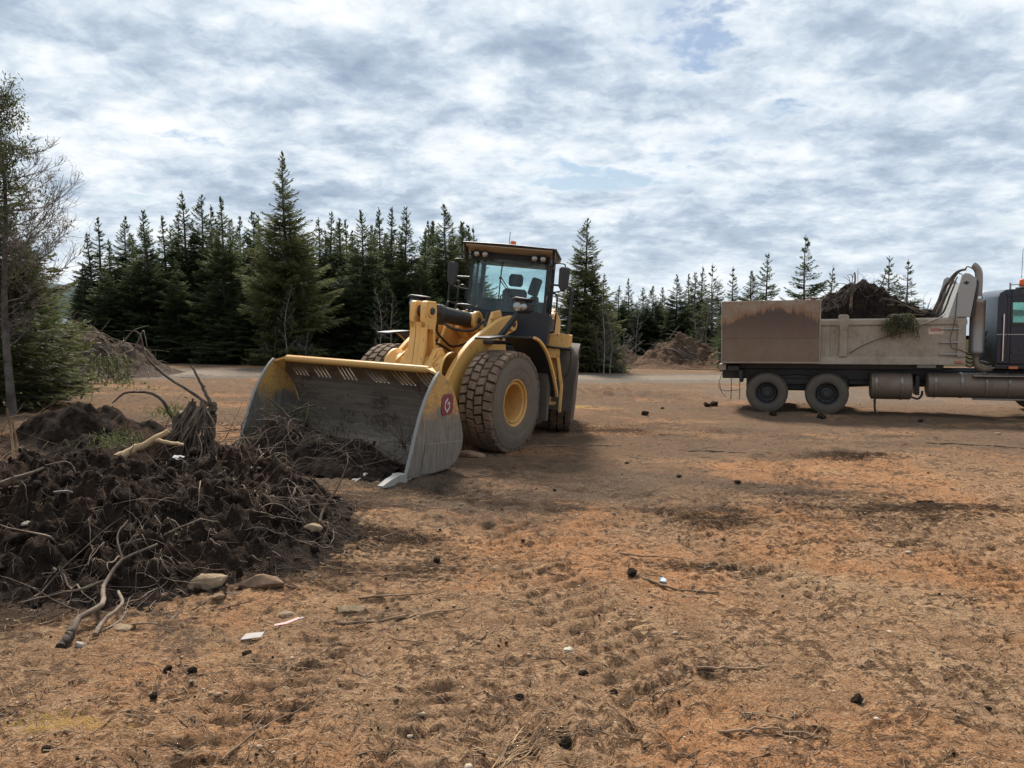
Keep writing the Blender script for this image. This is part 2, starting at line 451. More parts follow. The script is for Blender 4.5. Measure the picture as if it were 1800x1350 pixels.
def bucket_inner_mat():
    m, t, b = newmat('bucket_inside'); co = objco(t); z = t.sep(co)[2]
    n1 = t.noise(co, 2.6, 7, .65, .5); n2 = t.noise(co, 22, 5, .7); scr = t.noise(t.vmath('MULTIPLY', co, (3, 1.2, 22)), 1.0, 6, .7, .4)
    up = t.step(t.math('ADD', z, t.math('MULTIPLY', t.math('SUBTRACT', n1, .5), .5)), 1.05, 1.3)
    c = t.mix(t.step(scr, .35, .7), (.165, .135, .105), (.27, .228, .18))
    c = t.mix(up, c, (.15, .095, .045))
    mud = t.step(t.math('ADD', t.math('MULTIPLY', n1, .6), t.math('MULTIPLY', n2, .5)), .56, .66)
    c = t.mix(t.math('MULTIPLY', mud, .85), c, (.055, .038, .028))
    t.put(b.inputs['Base Color'], c); b.inputs['Roughness'].default_value = .55
    t.put(b.inputs['Metallic'], t.math('MULTIPLY', t.math('SUBTRACT', 1.0, mud), .25))
    t.put(b.inputs['Normal'], t.bump(t.math('ADD', scr, mud), .3, .008))
    return m
M_bucket = bucket_mat(); M_bin = bucket_inner_mat()

# truck body
M_box = painted('grey_box_paint', (.34, .29, .225), .6, (.17, .11, .068), .74, 1.3)
M_shield = painted('pale_grey_paint', (.33, .325, .31), .5, (.20, .16, .12), .42)
M_navy = painted('navy_paint', (.006, .012, .028), .25, (.03, .035, .045), .08)
M_tank = painted('dusty_tank_metal', (.19, .15, .115), .45, (.145, .088, .055), .80, 1.7, .3)
M_stack = painted('stack_metal', (.24, .22, .20), .36, (.10, .075, .055), .60, 2.5, .6)
def gate_mat():
    """tailgate steel; the load that slid over it left a mound-shaped dark patch with a rusty edge"""
    m, t, b = newmat('tailgate_steel'); co = objco(t); x, y, z = t.sep(co)
    n1 = t.noise(co, 2.5, 6, .62, .3); n2 = t.noise(co, 17, 6, .7); vs = t.noise(t.vmath('MULTIPLY', co, (30, 30, 1.6)), 1.0, 4, .65)
    edge = t.math('SUBTRACT', 2.78, t.math('MULTIPLY', t.math('ABSOLUTE', t.math('SUBTRACT', x, .18)), .33))
    dd = t.math('ADD', t.math('SUBTRACT', edge, z), t.math('ADD', t.math('MULTIPLY', t.math('SUBTRACT', vs, .5), .46), t.math('MULTIPLY', t.math('SUBTRACT', n1, .5), .40)))
    dark = t.step(dd, -.03, .05)
    top = t.mix(t.step(n1, .3, .7), (.31, .24, .18), (.24, .155, .10))
    top = t.mix(t.math('MULTIPLY', t.step(n2, .58, .66), .7), top, (.07, .05, .042))
    rust = t.math('MULTIPLY', t.step(dd, -.22, 0.0), .75)
    top = t.mix(rust, top, (.23, .115, .055))
    low = t.mix(t.step(t.math('ADD', z, t.math('MULTIPLY', n1, .6)), 2.9, 1.9), (.080, .054, .043), (.21, .145, .098))
    low = t.mix(t.math('MULTIPLY', t.step(t.math('ADD', t.math('MULTIPLY', n1, .6), t.math('MULTIPLY', n2, .4)), .46, .66), .6), low, (.20, .095, .052))
    low = t.mix(t.math('MULTIPLY', vs, .35), low, (.10, .078, .066))
    t.put(b.inputs['Base Color'], t.mix(dark, top, low)); t.put(b.inputs['Roughness'], t.math('ADD', .5, t.math('MULTIPLY', n1, .3)))
    b.inputs['Metallic'].default_value = .1
    t.put(b.inputs['Normal'], t.bump(t.math('ADD', n2, vs), .15, .006))
    return m
M_gate = gate_mat()

# earth
def ground_mat():
    m, t, b = newmat('trodden_soil'); p = worldpos(t)
    st = t.vmath('MULTIPLY', p, (1, 1.0, 1))
    n1 = t.noise(st, .55, 5, .6, .4); n2 = t.noise(st, 3.0, 6, .62, .4); n3 = t.noise(st, 17, 6, .68, .3); n4 = t.noise(st, 75, 5, .7)
    og = t.noise(t.vmath('ADD', st, (13.1, 4.2, 0)), .42, 4, .55)
    c = t.mix(t.step(n2, .34, .66), (.30, .178, .102), (.56, .345, .20))
    c = t.mix(t.math('MULTIPLY', t.step(og, .42, .60), .80), c, t.mix(n3, (.58, .255, .11), (.50, .275, .14)))
    c = t.mix(t.math('MULTIPLY', t.step(n1, .52, .68), .4), c, (.60, .41, .24))
    dk = t.math('ADD', t.math('MULTIPLY', n3, .52), t.math('MULTIPLY', n2, .48))
    c = t.mix(t.math('MULTIPLY', t.step(dk, .49, .58), .82), c, (.082, .046, .028))
    c = t.mix(t.math('MULTIPLY', t.step(n3, .47, .28), .45), c, (.64, .46, .29))
    c = t.mix(t.math('MULTIPLY', t.step(n4, .57, .66), .7), c, (.68, .55, .40))
    c = t.mix(t.math('MULTIPLY', t.step(n4, .46, .36), .75), c, (.075, .044, .027))
    humus = attr(t, 'humus'); c = t.mix(t.step(t.math('ADD', humus, t.math('MULTIPLY', t.math('SUBTRACT', n3, .5), .9)), .26, .66), c, t.mix(t.step(n4, .35, .65), (.085, .055, .037), (.026, .018, .014)))
    br = attr(t, 'brown'); c = t.mix(t.math('MULTIPLY', t.step(t.math('ADD', br, t.math('MULTIPLY', t.math('SUBTRACT', n2, .5), .9)), .2, .8), .85), c, t.mix(t.step(n4, .35, .65), (.27, .195, .14), (.10, .070, .05)))
    gr = attr(t, 'gravel'); c = t.mix(t.step(t.math('ADD', gr, t.math('MULTIPLY', t.math('SUBTRACT', n2, .5), .5)), .3, .7), c, t.mix(t.step(n4, .35, .65), (.15, .125, .10), (.26, .225, .19)))
    sul = attr(t, 'ochre'); c = t.mix(t.math('MULTIPLY', t.step(t.math('ADD', sul, t.math('MULTIPLY', t.math('SUBTRACT', n3, .5), 2.2)), .5, 1.0), .6), c, (.62, .40, .12))
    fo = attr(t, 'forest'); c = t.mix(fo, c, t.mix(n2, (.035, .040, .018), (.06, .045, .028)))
    t.put(b.inputs['Base Color'], c); b.inputs['Roughness'].default_value = 1.0; b.inputs['Specular IOR Level'].default_value = .0
    h = t.math('ADD', t.math('MULTIPLY', n3, 1.0), t.math('ADD', t.math('MULTIPLY', n4, .45), t.math('MULTIPLY', t.noise(st, 240, 3, .6), .18)))
    t.put(b.inputs['Normal'], t.bump(h, 1.0, .085))
    return m
def soil_mat(name, a, b_, red=.5):
    m, t, b = newmat(name); p = objco(t)
    n1 = t.noise(p, 1.3, 5, .6, .4); n2 = t.noise(p, 9, 7, .68, .4); n3 = t.noise(p, 55, 5, .7)
    c = t.mix(t.step(n2, .34, .68), a, b_)
    c = t.mix(t.math('MULTIPLY', t.step(n1, .50, .68), red), c, (.115, .062, .038))
    c = t.mix(t.math('MULTIPLY', t.step(n3, .63, .72), .5), c, (.23, .185, .14))
    c = t.mix(t.math('MULTIPLY', t.step(n3, .40, .30), .6), c, tuple(x * .5 for x in a))
    t.put(b.inputs['Base Color'], c); b.inputs['Roughness'].default_value = .97; b.inputs['Specular IOR Level'].default_value = .06
    t.put(b.inputs['Normal'], t.bump(t.math('ADD', n2, t.math('MULTIPLY', n3, .5)), 1.0, .08))
    return m
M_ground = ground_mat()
M_humus = soil_mat('black_humus', (.014, .010, .008), (.054, .037, .027), .30)
M_load = soil_mat('dark_load_soil', (.010, .008, .008), (.036, .025, .020), .12)
M_brownheap = soil_mat('brown_brush_soil', (.075, .05, .034), (.20, .125, .08), .6)
M_clod = soil_mat('clod_soil', (.03, .021, .016), (.065, .045, .033), .3)
def wood_mat(name, a, b_, rough=.85):
    m, t, b = newmat(name); p = objco(t); oi = t.n('ShaderNodeObjectInfo').outputs['Random']
    n1 = t.noise(p, 3.7, 4, .6); n2 = t.noise(p, 40, 4, .7)
    c = t.mix(t.step(n1, .36, .64), a, b_); c = t.mix(t.math('MULTIPLY', t.step(n2, .55, .7), .5), c, tuple(x * .4 for x in a))
    t.put(b.inputs['Base Color'], c); b.inputs['Roughness'].default_value = rough; b.inputs['Specular IOR Level'].default_value = .25
    t.put(b.inputs['Normal'], t.bump(n2, .5, .006)); return m
M_root = wood_mat('grey_root', (.07, .050, .037), (.23, .172, .125))
M_rootdark = wood_mat('dark_root', (.045, .033, .026), (.13, .095, .068))
M_fibre = wood_mat('straw_fibre', (.14, .085, .05), (.44, .29, .16))
M_stick = wood_mat('stick_wood', (.10, .062, .038), (.25, .165, .10))
M_plank = wood_mat('split_wood', (.36, .24, .135), (.52, .37, .22))
M_bark = wood_mat('bark', (.060, .050, .043), (.125, .105, .092))
M_greybark = wood_mat('grey_bark', (.13, .115, .10), (.24, .215, .19))
M_twig = wood_mat('grey_twig', (.10, .085, .075), (.20, .175, .155))
def rock_mat(name, a, b_):
    m, t, b = newmat(name); p = objco(t); n1 = t.noise(p, 9, 6, .65); n2 = t.noise(p, 60, 5, .7)
    t.put(b.inputs['Base Color'], t.mix(t.math('MULTIPLY', t.step(n2, .55, .7), .4), t.mix(t.step(n1, .35, .65), a, b_), (.12, .085, .06)))
    b.inputs['Roughness'].default_value = .95; b.inputs['Specular IOR Level'].default_value = .08; t.put(b.inputs['Normal'], t.bump(t.math('ADD', n1, t.math('MULTIPLY', n2, .4)), .6, .02)); return m
M_rock = rock_mat('tan_rock', (.21, .15, .095), (.33, .25, .165))
M_rockred = rock_mat('red_brown_rock', (.15, .095, .062), (.23, .15, .10))
M_rockpale = rock_mat('pale_rock', (.24, .20, .16), (.38, .335, .28))
M_pebble = rock_mat('pebbles', (.19, .135, .09), (.42, .34, .25))
M_white = painted('white_plastic', (.34, .31, .28), .7, (.30, .20, .13), .62, 14)
M_redwhite = painted('red_plastic', (.30, .07, .055), .5, (.34, .22, .14), .55, 14)
M_bluewhite = simple('pale_blue_plastic', (.40, .60, .72), .4, 0, .2)
M_water = simple('lake_water', (.10, .14, .17), .12, 0, .1, .02)
M_hill = simple('far_woods', (.045, .062, .062), .95, 0, .35, .02, spec=.05)

def leaf_mat(name, a, b_, brown=.0, tip=(.10, .105, .045)):
    """needles: dark green, the light on the twig ends put into the colour, each tree its own tone"""
    m, t, b = newmat(name); p = worldpos(t); oi = t.n('ShaderNodeObjectInfo').outputs['Random']
    n1 = t.noise(p, 1.1, 3, .6); n2 = t.noise(p, 9, 3, .6)
    c = t.mix(t.step(t.math('ADD', t.math('MULTIPLY', n1, .6), t.math('MULTIPLY', oi, .45)), .25, .8), a, b_)
    c = t.mix(t.math('MULTIPLY', attr(t, 'tipness'), .75), c, tip)
    if brown: c = t.mix(t.math('MULTIPLY', t.step(n2, .45, .7), brown), c, (.12, .085, .055))
    t.put(b.inputs['Base Color'], c); b.inputs['Roughness'].default_value = .7; b.inputs['Specular IOR Level'].default_value = .15
    tl_ = t.n('ShaderNodeBsdfTranslucent'); t.put(tl_.inputs[0], t.mix(.5, c, (.16, .20, .05))); ms = t.n('ShaderNodeMixShader'); ms.inputs[0].default_value = .28
    t.nt.links.new(b.outputs[0], ms.inputs[1]); t.nt.links.new(tl_.outputs[0], ms.inputs[2]); t.nt.links.new(ms.outputs[0], t.nt.nodes['Material Output'].inputs[0])
    return m
M_spruce = leaf_mat('spruce_needles', (.016, .036, .020), (.044, .068, .030), .12, (.075, .098, .042))
M_olive = leaf_mat('olive_spruce_needles', (.055, .072, .028), (.085, .100, .038), .12, (.165, .165, .070))
M_cutspruce = leaf_mat('cut_spruce_needles', (.060, .066, .036), (.088, .090, .050), .3, (.13, .13, .08))
M_grass = leaf_mat('low_green_plants', (.045, .065, .022), (.07, .095, .03), .3, (.12, .14, .055))

# ------------------------------------------------------------------ ground sheet
def graded(lo, hi, step0, grow, far):
    a = list(np.arange(lo, hi, step0)); s = step0
    while a[-1] < far: s *= grow; a.append(a[-1] + s)
    return a
xs_r = graded(0, 8.0, .034, 1.05, 4200); xs = np.array([-v for v in xs_r[:0:-1]] + xs_r)
ys = [2.0]
while ys[-1] < 4200:
    y = ys[-1]; ys.append(y + (max(.018, .0042 * y) if y < 30 else .12 + (y - 30) * .05))
ys_b = [2.0]; s_ = .05
while ys_b[-1] > -200: s_ *= 1.25; ys_b.append(ys_b[-1] - s_)
ys = np.array(ys_b[:0:-1] + ys)
GX, GY = np.meshgrid(xs, ys)
GZ = ground_z(GX, GY)
nx, ny = len(xs), len(ys)
ii = np.arange(nx * ny).reshape(ny, nx)
F = np.stack([ii[:-1, :-1], ii[:-1, 1:], ii[1:, 1:], ii[1:, :-1]], -1).reshape(-1, 4)
me = mesh_from('ground', np.stack([GX, GY, GZ], -1).reshape(-1, 3), F, True)
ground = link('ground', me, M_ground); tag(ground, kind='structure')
def set_attr(me, name, val):
    a = me.attributes.new(name, 'FLOAT', 'POINT'); a.data.foreach_set('value', np.asarray(val, np.float32).ravel())
fx, fy = GX.ravel(), GY.ravel()
hum = np.maximum.reduce([
    1.1 * gauss(fx, fy, -3.2, 6.4, 1.5, 1.2, .2), .9 * gauss(fx, fy, -2.6, 8.6, 1.5, 1.0), .9 * gauss(fx, fy, -6.0, 9.5, 2.2, 2.4),
    1.1 * gauss(fx, fy, -.6, 8.3, 1.9, .42, .12), .7 * gauss(fx, fy, .9, 9.9, 1.6, .5, -.1), .62 * gauss(fx, fy, -1.7, 6.9, .8, .6), .8 * gauss(fx, fy, -3.3, 4.7, .9, .4, .2),
    .85 * gauss(fx, fy, 5.3, 12.6, .9, .35, .1), .5 * gauss(fx, fy, 3.0, 16.3, 1.2, .35), .45 * gauss(fx, fy, 1.6, 6.3, .5, .25),
    .75 * gauss(fx, fy, -9.5, 12.5, 3.2, 2.6), .45 * gauss(fx, fy, 3.2, 7.2, .9, .22, .1), .5 * gauss(fx, fy, 8, 14.3, 2.2, .3, .05), .7 * gauss(fx, fy, 4.8, 20.4, .8, .5), .72 * gauss(fx, fy, .5, 9.2, 5, 1.3), .46 * gauss(fx, fy, 4, 15.5, 8, 1.8), .60 * gauss(fx, fy, -1.2, 6.4, 1.0, 1.0)])
hum = hum * (1 + 1.0 * fbm(fx * .9, fy * 1.6, 4, 91, .6))
set_attr(me, 'humus', hum)
brn = np.maximum.reduce([.85 * sstep(fy, 9.5, 14.5), .9 * gauss(fx, fy, -1.5, 10.0, 4.5, 2.0), .7 * gauss(fx, fy, 8, 17.5, 6, 2.0), .55 * gauss(fx, fy, -2.4, 5.2, 1.5, 1.2)])
set_attr(me, 'brown', brn * (1 + .7 * fbm(fx * .5, fy * .8, 3, 95)))
road_y = 29.0 + .30 * np.clip(fx + 13, 0, 40)
set_attr(me, 'gravel', sstep(np.abs(fy - np.clip(road_y, 29, 36) - .6 * fbm(fx * .2, fy * .2, 2, 3)), 4.4, 2.2) * sstep(fx, -17, -13) + .5 * sstep(np.abs(fy - 26) , 6, 2) * sstep(fx, 3, 8))
set_attr(me, 'ochre', np.maximum(.85 * gauss(fx, fy, -2.1, 3.4, .30, .10, -.1), .8 * gauss(fx, fy, 1.9, 20.0, 1.2, .5)))
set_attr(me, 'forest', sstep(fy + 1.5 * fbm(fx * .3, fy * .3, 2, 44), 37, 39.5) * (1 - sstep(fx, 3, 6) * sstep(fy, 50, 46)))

# a draped sheet of crushed stone: the haul road along the forest edge
rx = np.linspace(-40, 45, 240); rv = np.linspace(-1.7, 1.7, 14)
RX, RV = np.meshgrid(rx, rv); RY = np.clip(29.0 + .30 * (RX + 13), 29, 36) + RV * (1 + .12 * fbm(RX * .4, RV, 2, 8)) + .3 * np.sin(RX * .2)
RZ = ground_z(RX, RY) + .02 - .035 * (np.abs(RV) / 1.7) ** 6
ii = np.arange(RX.size).reshape(RX.shape)
F = np.stack([ii[:-1, :-1], ii[:-1, 1:], ii[1:, 1:], ii[1:, :-1]], -1).reshape(-1, 4)
M_road = rock_mat('crushed_stone', (.125, .10, .076), (.20, .162, .125))
tag(link('gravel_road', mesh_from('gravel_road', np.stack([RX, RY, RZ], -1).reshape(-1, 3), F, True), M_road), kind='structure')

# lake and far shore beyond the clearing
V = [(-3500, 300, -6.6), (4000, 300, -6.6), (4000, 2700, -6.6), (-3500, 2700, -6.6)]
tag(link('lake_water', mesh_from('lake', V, [(0, 1, 2, 3)]), M_water), kind='structure')
hv = []; hx_ = np.linspace(-3600, 4200, 700)
top = 13 + 5 * fbm(hx_ * .004, hx_ * 0, 3, 5) + 3.0 * np.abs(vn(hx_ * .06, hx_ * 0, 9)) + 112 * np.exp(-.5 * ((hx_ + 1900) / 520) ** 2)
prof = [(0, 0), (.35, .5), (.75, .9), (1, 1), (1, .2)]
Vh = np.stack([np.stack([hx_, 2400 + 260 * a * np.ones_like(hx_) + 60 * vn(hx_ * .002, hx_ * 0, 3), -8 + (top + 8) * b_], -1) for a, b_ in prof])
ii = np.arange(5 * 700).reshape(5, 700)
F = np.stack([ii[:-1, :-1], ii[:-1, 1:], ii[1:, 1:], ii[1:, :-1]], -1).reshape(-1, 4)
tag(link('far_hills', mesh_from('far_hills', Vh.reshape(-1, 3), F, True), M_hill), kind='structure')

# ------------------------------------------------------------------ trees
def blades(p, d, L, W, up=None, rg=rng):
    """many pointed needle sprays: base p, direction d, length L, width W -> verts, quads"""
    n = len(p); d = d / (np.linalg.norm(d, axis=1, keepdims=True) + 1e-9)
    ref = rg.normal(size=(n, 3)) * .55 + np.array([0, 0, 1.0])
    s = np.cross(d, ref); s /= np.linalg.norm(s, axis=1, keepdims=True) + 1e-9
    L = L[:, None]; W = W[:, None]
    V = np.stack([p, p + d * L * .42 + s * W * .5, p + d * L, p + d * L * .42 - s * W * .5], 1)
    return V.reshape(-1, 3), np.arange(4 * n).reshape(n, 4)
def crown_mesh(name, V, F, tip):
    me = mesh_from(name, V, F); set_attr(me, 'tipness', np.repeat(tip, 4)); return me
def spruce(name, seed, H=9.0, Rb=1.5, base=.25, gap=.20, per=8, power=.85, droop=0.0, sub=2, wid=.055, ragged=.28):
    """needle-bearing crown and trunk of a spruce, built branch by branch"""
    rg = np.random.default_rng(seed); P = []; D = []; L_ = []; W_ = []; T_ = []
    wood = []; wr = []
    z = base
    lump = rg.uniform(-1, 1, 64)
    while z < H - .12:
        q = z / H; rad = Rb * (1 - q) ** power * (1 if q > .12 else .75 + 2 * q) * (1 - .38 * max(0, (q - .55) / .45)) + .04
        for k in range(max(3, int(per * min(1, .30 + 1.1 * (1 - q))))):
            az = rg.uniform(0, 2 * np.pi)
            side = lump[int(az / (2 * np.pi) * 8) + 8 * (int(q * 7.9))]
            L = rad * np.clip(1 + ragged * side + rg.normal() * .18, .35, 1.5)
            e0 = np.interp(q, [0, .3, .7, .93, 1], [-.32 - droop, -.16 - droop, .15, .7, 1.15]) + rg.normal() * .09
            m = max(4, int(L / .085)); t = (np.arange(m) + rg.uniform(.2, .8)) / m
            r_ = L * t * math.cos(e0); zz = z + rg.uniform(-.08, .08) + L * (math.sin(e0) * t + .20 * t * t)
            u = np.array([math.cos(az), math.sin(az), 0]); v = np.array([-math.sin(az), math.cos(az), 0])
            bp = u * r_[:, None] + np.array([0, 0, 1.]) * zz[:, None]
            bd = u * math.cos(e0) + np.array([0, 0, 1.]) * (math.sin(e0) + .4 * t)[:, None]
            wood.append(np.stack([bp[0] * .3 + np.array([0, 0, zz[0] * .7]), bp[m // 2], bp[-1]])); wr.append([.018, .010, .004])
            tl = (min(.10, .03 + .12 * L) + .36 * L * (1 - t) ** .8) * rg.uniform(.7, 1.2, m)
            for sg in (-1, 1):
                keep = t > .12
                pp = bp[keep]; dd = bd[keep] * .75 + sg * v * .75 + np.array([0, 0, -.16]) + rg.normal(size=(keep.sum(), 3)) * .15
                l = tl[keep]
                P.append(pp); D.append(dd); L_.append(l); W_.append(np.full(len(pp), wid)); T_.append(t[keep] * .6)
                dn = dd / np.linalg.norm(dd, axis=1, keepdims=True)
                for j in range(sub):
                    f = .35 + .4 * j / max(sub - 1, 1)
                    d2 = dn * .8 + (bd[keep] * .7 * (1 if j % 2 else -1) * (-sg) * 0 + bd[keep] * .6) + rg.normal(size=pp.shape) * .28 + np.array([0, 0, -.1])
                    P.append(pp + dn * (l * f)[:, None]); D.append(d2); L_.append(l * .55 + .05); W_.append(np.full(len(pp), wid * .85)); T_.append(np.clip(t[keep] * .6 + .3, 0, 1))
            P.append(bp[-1:]); D.append(bd[-1:]); L_.append(np.array([.16])); W_.append(np.array([wid])); T_.append(np.array([1.]))
        z += gap * rg.uniform(.7, 1.25) * (1 if q < .72 else 1.35)
    nt = 10
    P.append(np.stack([np.zeros(nt), np.zeros(nt), np.linspace(H - .75, H - .1, nt)], 1)); D.append(np.stack([rg.normal(size=nt) * .8, rg.normal(size=nt) * .8, np.ones(nt)], 1)); L_.append(np.linspace(.16, .10, nt)); W_.append(np.full(nt, .03)); T_.append(np.full(nt, .8))
    P = np.concatenate(P); D = np.concatenate(D)
    V, F = blades(P, D, np.concatenate(L_), np.concatenate(W_) * rg.uniform(.75, 1.3, len(P)), rg=rg)
    cm = crown_mesh(name + '_crown', V, F, np.concatenate(T_))
    zt = np.linspace(-.3, H, 9); tp = np.stack([.05 * np.sin(zt * .8 + seed), .05 * np.cos(zt * .6 + seed), zt], 1)
    V1, F1 = tubes(tp[None], (np.interp(zt, [-.3, 0, H], [.19, .15, .012]) * H / 9)[None], 7)
    V2, F2 = tubes(np.array(wood), np.array(wr), 3)
    tm = mesh_from(name + '_trunk', np.concatenate([V1, V2]), np.concatenate([F1, F2 + len(V1)]), True)
    return tm, cm
PROTO = {
    'dense': [spruce('dense%d' % i, 100 + i, 9, 2.15 + .15 * (i % 3), .12, .155, 11, .85 + .06 * (i % 2)) for i in range(4)],
    'slim': [spruce('slim%d' % i, 200 + i, 9, 1.75, .25, .17, 10, .95) for i in range(3)],
    'open': [spruce('open%d' % i, 300 + i, 6.5, 1.65, .3, .20, 9, .95, -.10, 2, .05, .35) for i in range(3)],
    'big': [spruce('big', 400, 10, 2.75, .12, .15, 12, .95, -.02, 2, .05, .42)],
    'bush': [spruce('bush%d' % i, 500 + i, 4.2, 1.5, .05, .16, 10, .75, -.05, 2, .045, .35) for i in range(2)],
}
PH = {'dense': 9, 'slim': 9, 'open': 6.5, 'big': 10, 'bush': 4.2}
_cnt = {}
def tree(kind, x, y, H, label, group=None, wide=1.0, mat=None, name='spruce_tree', var=None, cat='tree'):
    i = _cnt.get(kind, 0); _cnt[kind] = i + 1
    tm, cm = PROTO[kind][(i if var is None else var) % len(PROTO[kind])]
    s = H / PH[kind]; sw = s ** .6 * wide if kind != 'bush' else s * wide
    z = float(ground_z(np.array(x), np.array(y), False)) - .04
    o = empty(name, Matrix.Translation((x, y, z)) @ Matrix.Rotation(i * 2.4, 4, 'Z') @ Matrix.Rotation(R(random.uniform(-1.5, 1.5)), 4, 'X') @ Matrix.Diagonal((sw, sw, s, 1)))
    tag(o, label, cat, group)
    a = link('trunk', tm, M_bark, o); c = link('crown', cm, None, o)
    if not cm.materials: cm.materials.append(M_spruce)
    if mat is not None:
        c.material_slots[0].link = 'OBJECT'; c.material_slots[0].material = mat
    return o
EDGE = 'dark spruces standing along the forest edge'
# the tops that break the skyline left of the loader, from the image's left to its right
spec = [
    ('slim', -22.1, 40, 5.2, 'short thin spruce beside the bare larch, lowest top of the left stand'),
    ('slim', -22.2, 41, 6.8, 'narrow spruce just past the bare twigs, second top of the left stand'),
    ('slim', -22.2, 42, 7.7, 'slender spire-topped spruce standing alone nearest the bare larch'),
    ('slim', -23.2, 45, 7.0, 'small spruce top in the dip between two taller spires at far left'),
    ('dense', -20.8, 42, 7.8, 'spruce with open ragged spire left of the dense left clump'),
    ('dense', -18.8, 40, 7.8, 'full dark conical spruce, first broad one of the left stand'),
    ('slim', -19.2, 43, 8.0, 'thin spruce top right of the broad conical spruce on the left'),
    ('slim', -19.3, 45, 8.3, 'thin spruce directly left of the twin tall spires'),
    ('slim', -17.9, 43, 9.3, 'left one of the twin tall spires in the left stand'),
    ('dense', -17.5, 44, 9.3, 'right one of the twin tall spires in the left stand'),
    ('slim', -16.3, 42, 8.4, 'spruce tucked between the twin spires and the solid dark cone'),
    ('dense', -14.4, 39, 8.3, 'solid dark cone-shaped spruce left of the tallest tree'),
    ('slim', -15.3, 47, 8.6, 'small lone spire in the sky gap left of the tallest tree'),
    ('slim', -11.0, 44, 8.1, 'first thin spire right of the tallest tree'),
    ('slim', -10.1, 43, 8.3, 'second thin spire right of the tallest tree'),
    ('slim', -9.6, 44, 8.0, 'third thin spire right of the tallest tree'),
    ('dense', -7.9, 41, 8.1, 'broad dark spruce with twin tips above the bare saplings'),
    ('slim', -7.6, 45, 8.9, 'slender dark spire behind the bare saplings'),
    ('slim', -6.6, 43, 8.6, 'left of two close spires above the loader tilt cylinder'),
    ('dense', -5.6, 41, 8.3, 'right of two close spires above the loader tilt cylinder'),
    ('slim', -4.9, 46, 7.7, 'low spruce top in the gap left of the loader cab'),
    ('dense', -3.5, 43, 8.8, 'tall dark spruce rising just left of the loader cab'),
    ('open', -2.7, 55, 9.3, 'small sparse spruce tip right beside the loader cab roof'),
]
for k, x, y, H, lab in spec: tree(k, x, y, H, lab, EDGE, 1.0 if k != 'slim' else 1.12)
big = tree('big', -10.8, 37, 10.15, 'tallest spruce, bushy olive-green skirt and black spire, behind the bucket', None, .88, M_olive)
tree('dense', 3.7, 40, 7.9, 'tall bushy spruce standing just right of the loader cab', None, 1.02, M_olive, var=2)
tree('open', 5.0, 41, 4.4, 'thin half-bare young spruce right of the bushy spruce', None, .7, M_olive)
RT = 'spruces behind the dump truck'
spec = [
    ('slim', 5.9, 50, 5.9, 'small spruce at the foot of the bushy spruce right of the loader'),
    ('dense', 7.7, 56, 5.5, 'low dark spruce left of the narrow spire in the middle distance'),
    ('slim', 8.8, 58, 6.2, 'narrow spire in the middle distance between loader and truck'),
    ('dense', 9.3, 55, 5.3, 'low rounded spruce right of the narrow middle-distance spire'),
    ('dense', 10.2, 56, 5.5, 'low spruce behind the left end of the brown brush heap'),
    ('dense', 11.3, 58, 5.5, 'low spruce behind the middle of the brown brush heap'),
    ('dense', 11.5, 54, 6.2, 'dark broad spruce behind the brown brush heap peak'),
    ('slim', 13.2, 58, 6.5, 'thin spruce top behind the bare grey saplings'),
    ('dense', 13.0, 55, 6.4, 'spruce right of the broad one behind the brush heap'),
    ('slim', 14.7, 60, 7.3, 'slender spruce top left of the tailgate, in front of the sky'),
    ('open', 13.0, 50, 6.6, 'spruce with stepped branches above the tailgate left corner'),
    ('open', 13.1, 46, 6.1, 'thin open spruce above the left half of the tailgate'),
    ('dense', 13.0, 42, 5.5, 'small dense spruce above the middle of the tailgate'),
    ('open', 12.5, 38, 6.1, 'open-branched spruce above the right half of the tailgate'),
    ('open', 13.6, 36, 6.7, 'tall pointed spruce above the tailgate right end'),
    ('open', 18.2, 44, 6.0, 'faint sparse spruce left of the soil load'),
    ('open', 17.6, 36, 5.75, 'left of two spruces behind the right side of the soil load'),
    ('open', 17.3, 34, 5.4, 'right of two spruces behind the right side of the soil load'),
]
for k, x, y, H, lab in spec: tree(k, x, y, H, lab, RT, 1.0)
rf = np.random.default_rng(41)
for i in range(58):       # the stand behind the first row
    x = rf.uniform(-34, 1.5); y = rf.uniform(41.5, 62) + (3 if x < -24 else 0)
    Hh = (2.9 + (y - 12) * .018 + rf.uniform(105, 150) / 1353 * y) if x > -24 else rf.uniform(4.5, 6)
    if x / y > -.048: Hh = min(Hh, 3.4)
    tree('dense' if i % 3 else 'slim', x, y, Hh, 'dark spruce in the dense stand behind the front row on the left', 'spruces inside the left stand', 1.15)
for i in range(26):
    x = rf.uniform(4.5, 34); y = rf.uniform(60, 85)
    tree('dense' if i % 3 else 'slim', x, y, rf.uniform(4.2, 5.4) if x < 17 else rf.uniform(3.0, 3.9), 'low dark spruce in the far wood on the right, behind the front trees', 'spruces inside the right wood', 1.25)
for x, y, H, lab in [(-13, 38.3, 4.5, 'low skirted spruce between the solid dark cone and the tallest tree'), (-16.8, 39, 5.2, 'low skirted spruce at the foot of the twin spires'), (-20.3, 38.8, 4.8, 'low skirted spruce at the far left foot of the left stand'), (-8.8, 39.5, 5.0, 'low skirted spruce right of the tallest tree skirt'),
        (-4.6, 40.0, 5.2, 'low skirted spruce behind the loader rocker and tilt cylinder'), (-1.0, 43.5, 3.4, 'short spruce hidden low behind the loader cab'), (1.8, 44, 3.6, 'short spruce seen past the loader handrail'), (-6.4, 39.0, 4.4, 'low skirted spruce behind the two bare saplings')]:
    tree('dense', x, y, H, lab, 'skirted spruces at the forest edge', 1.25)
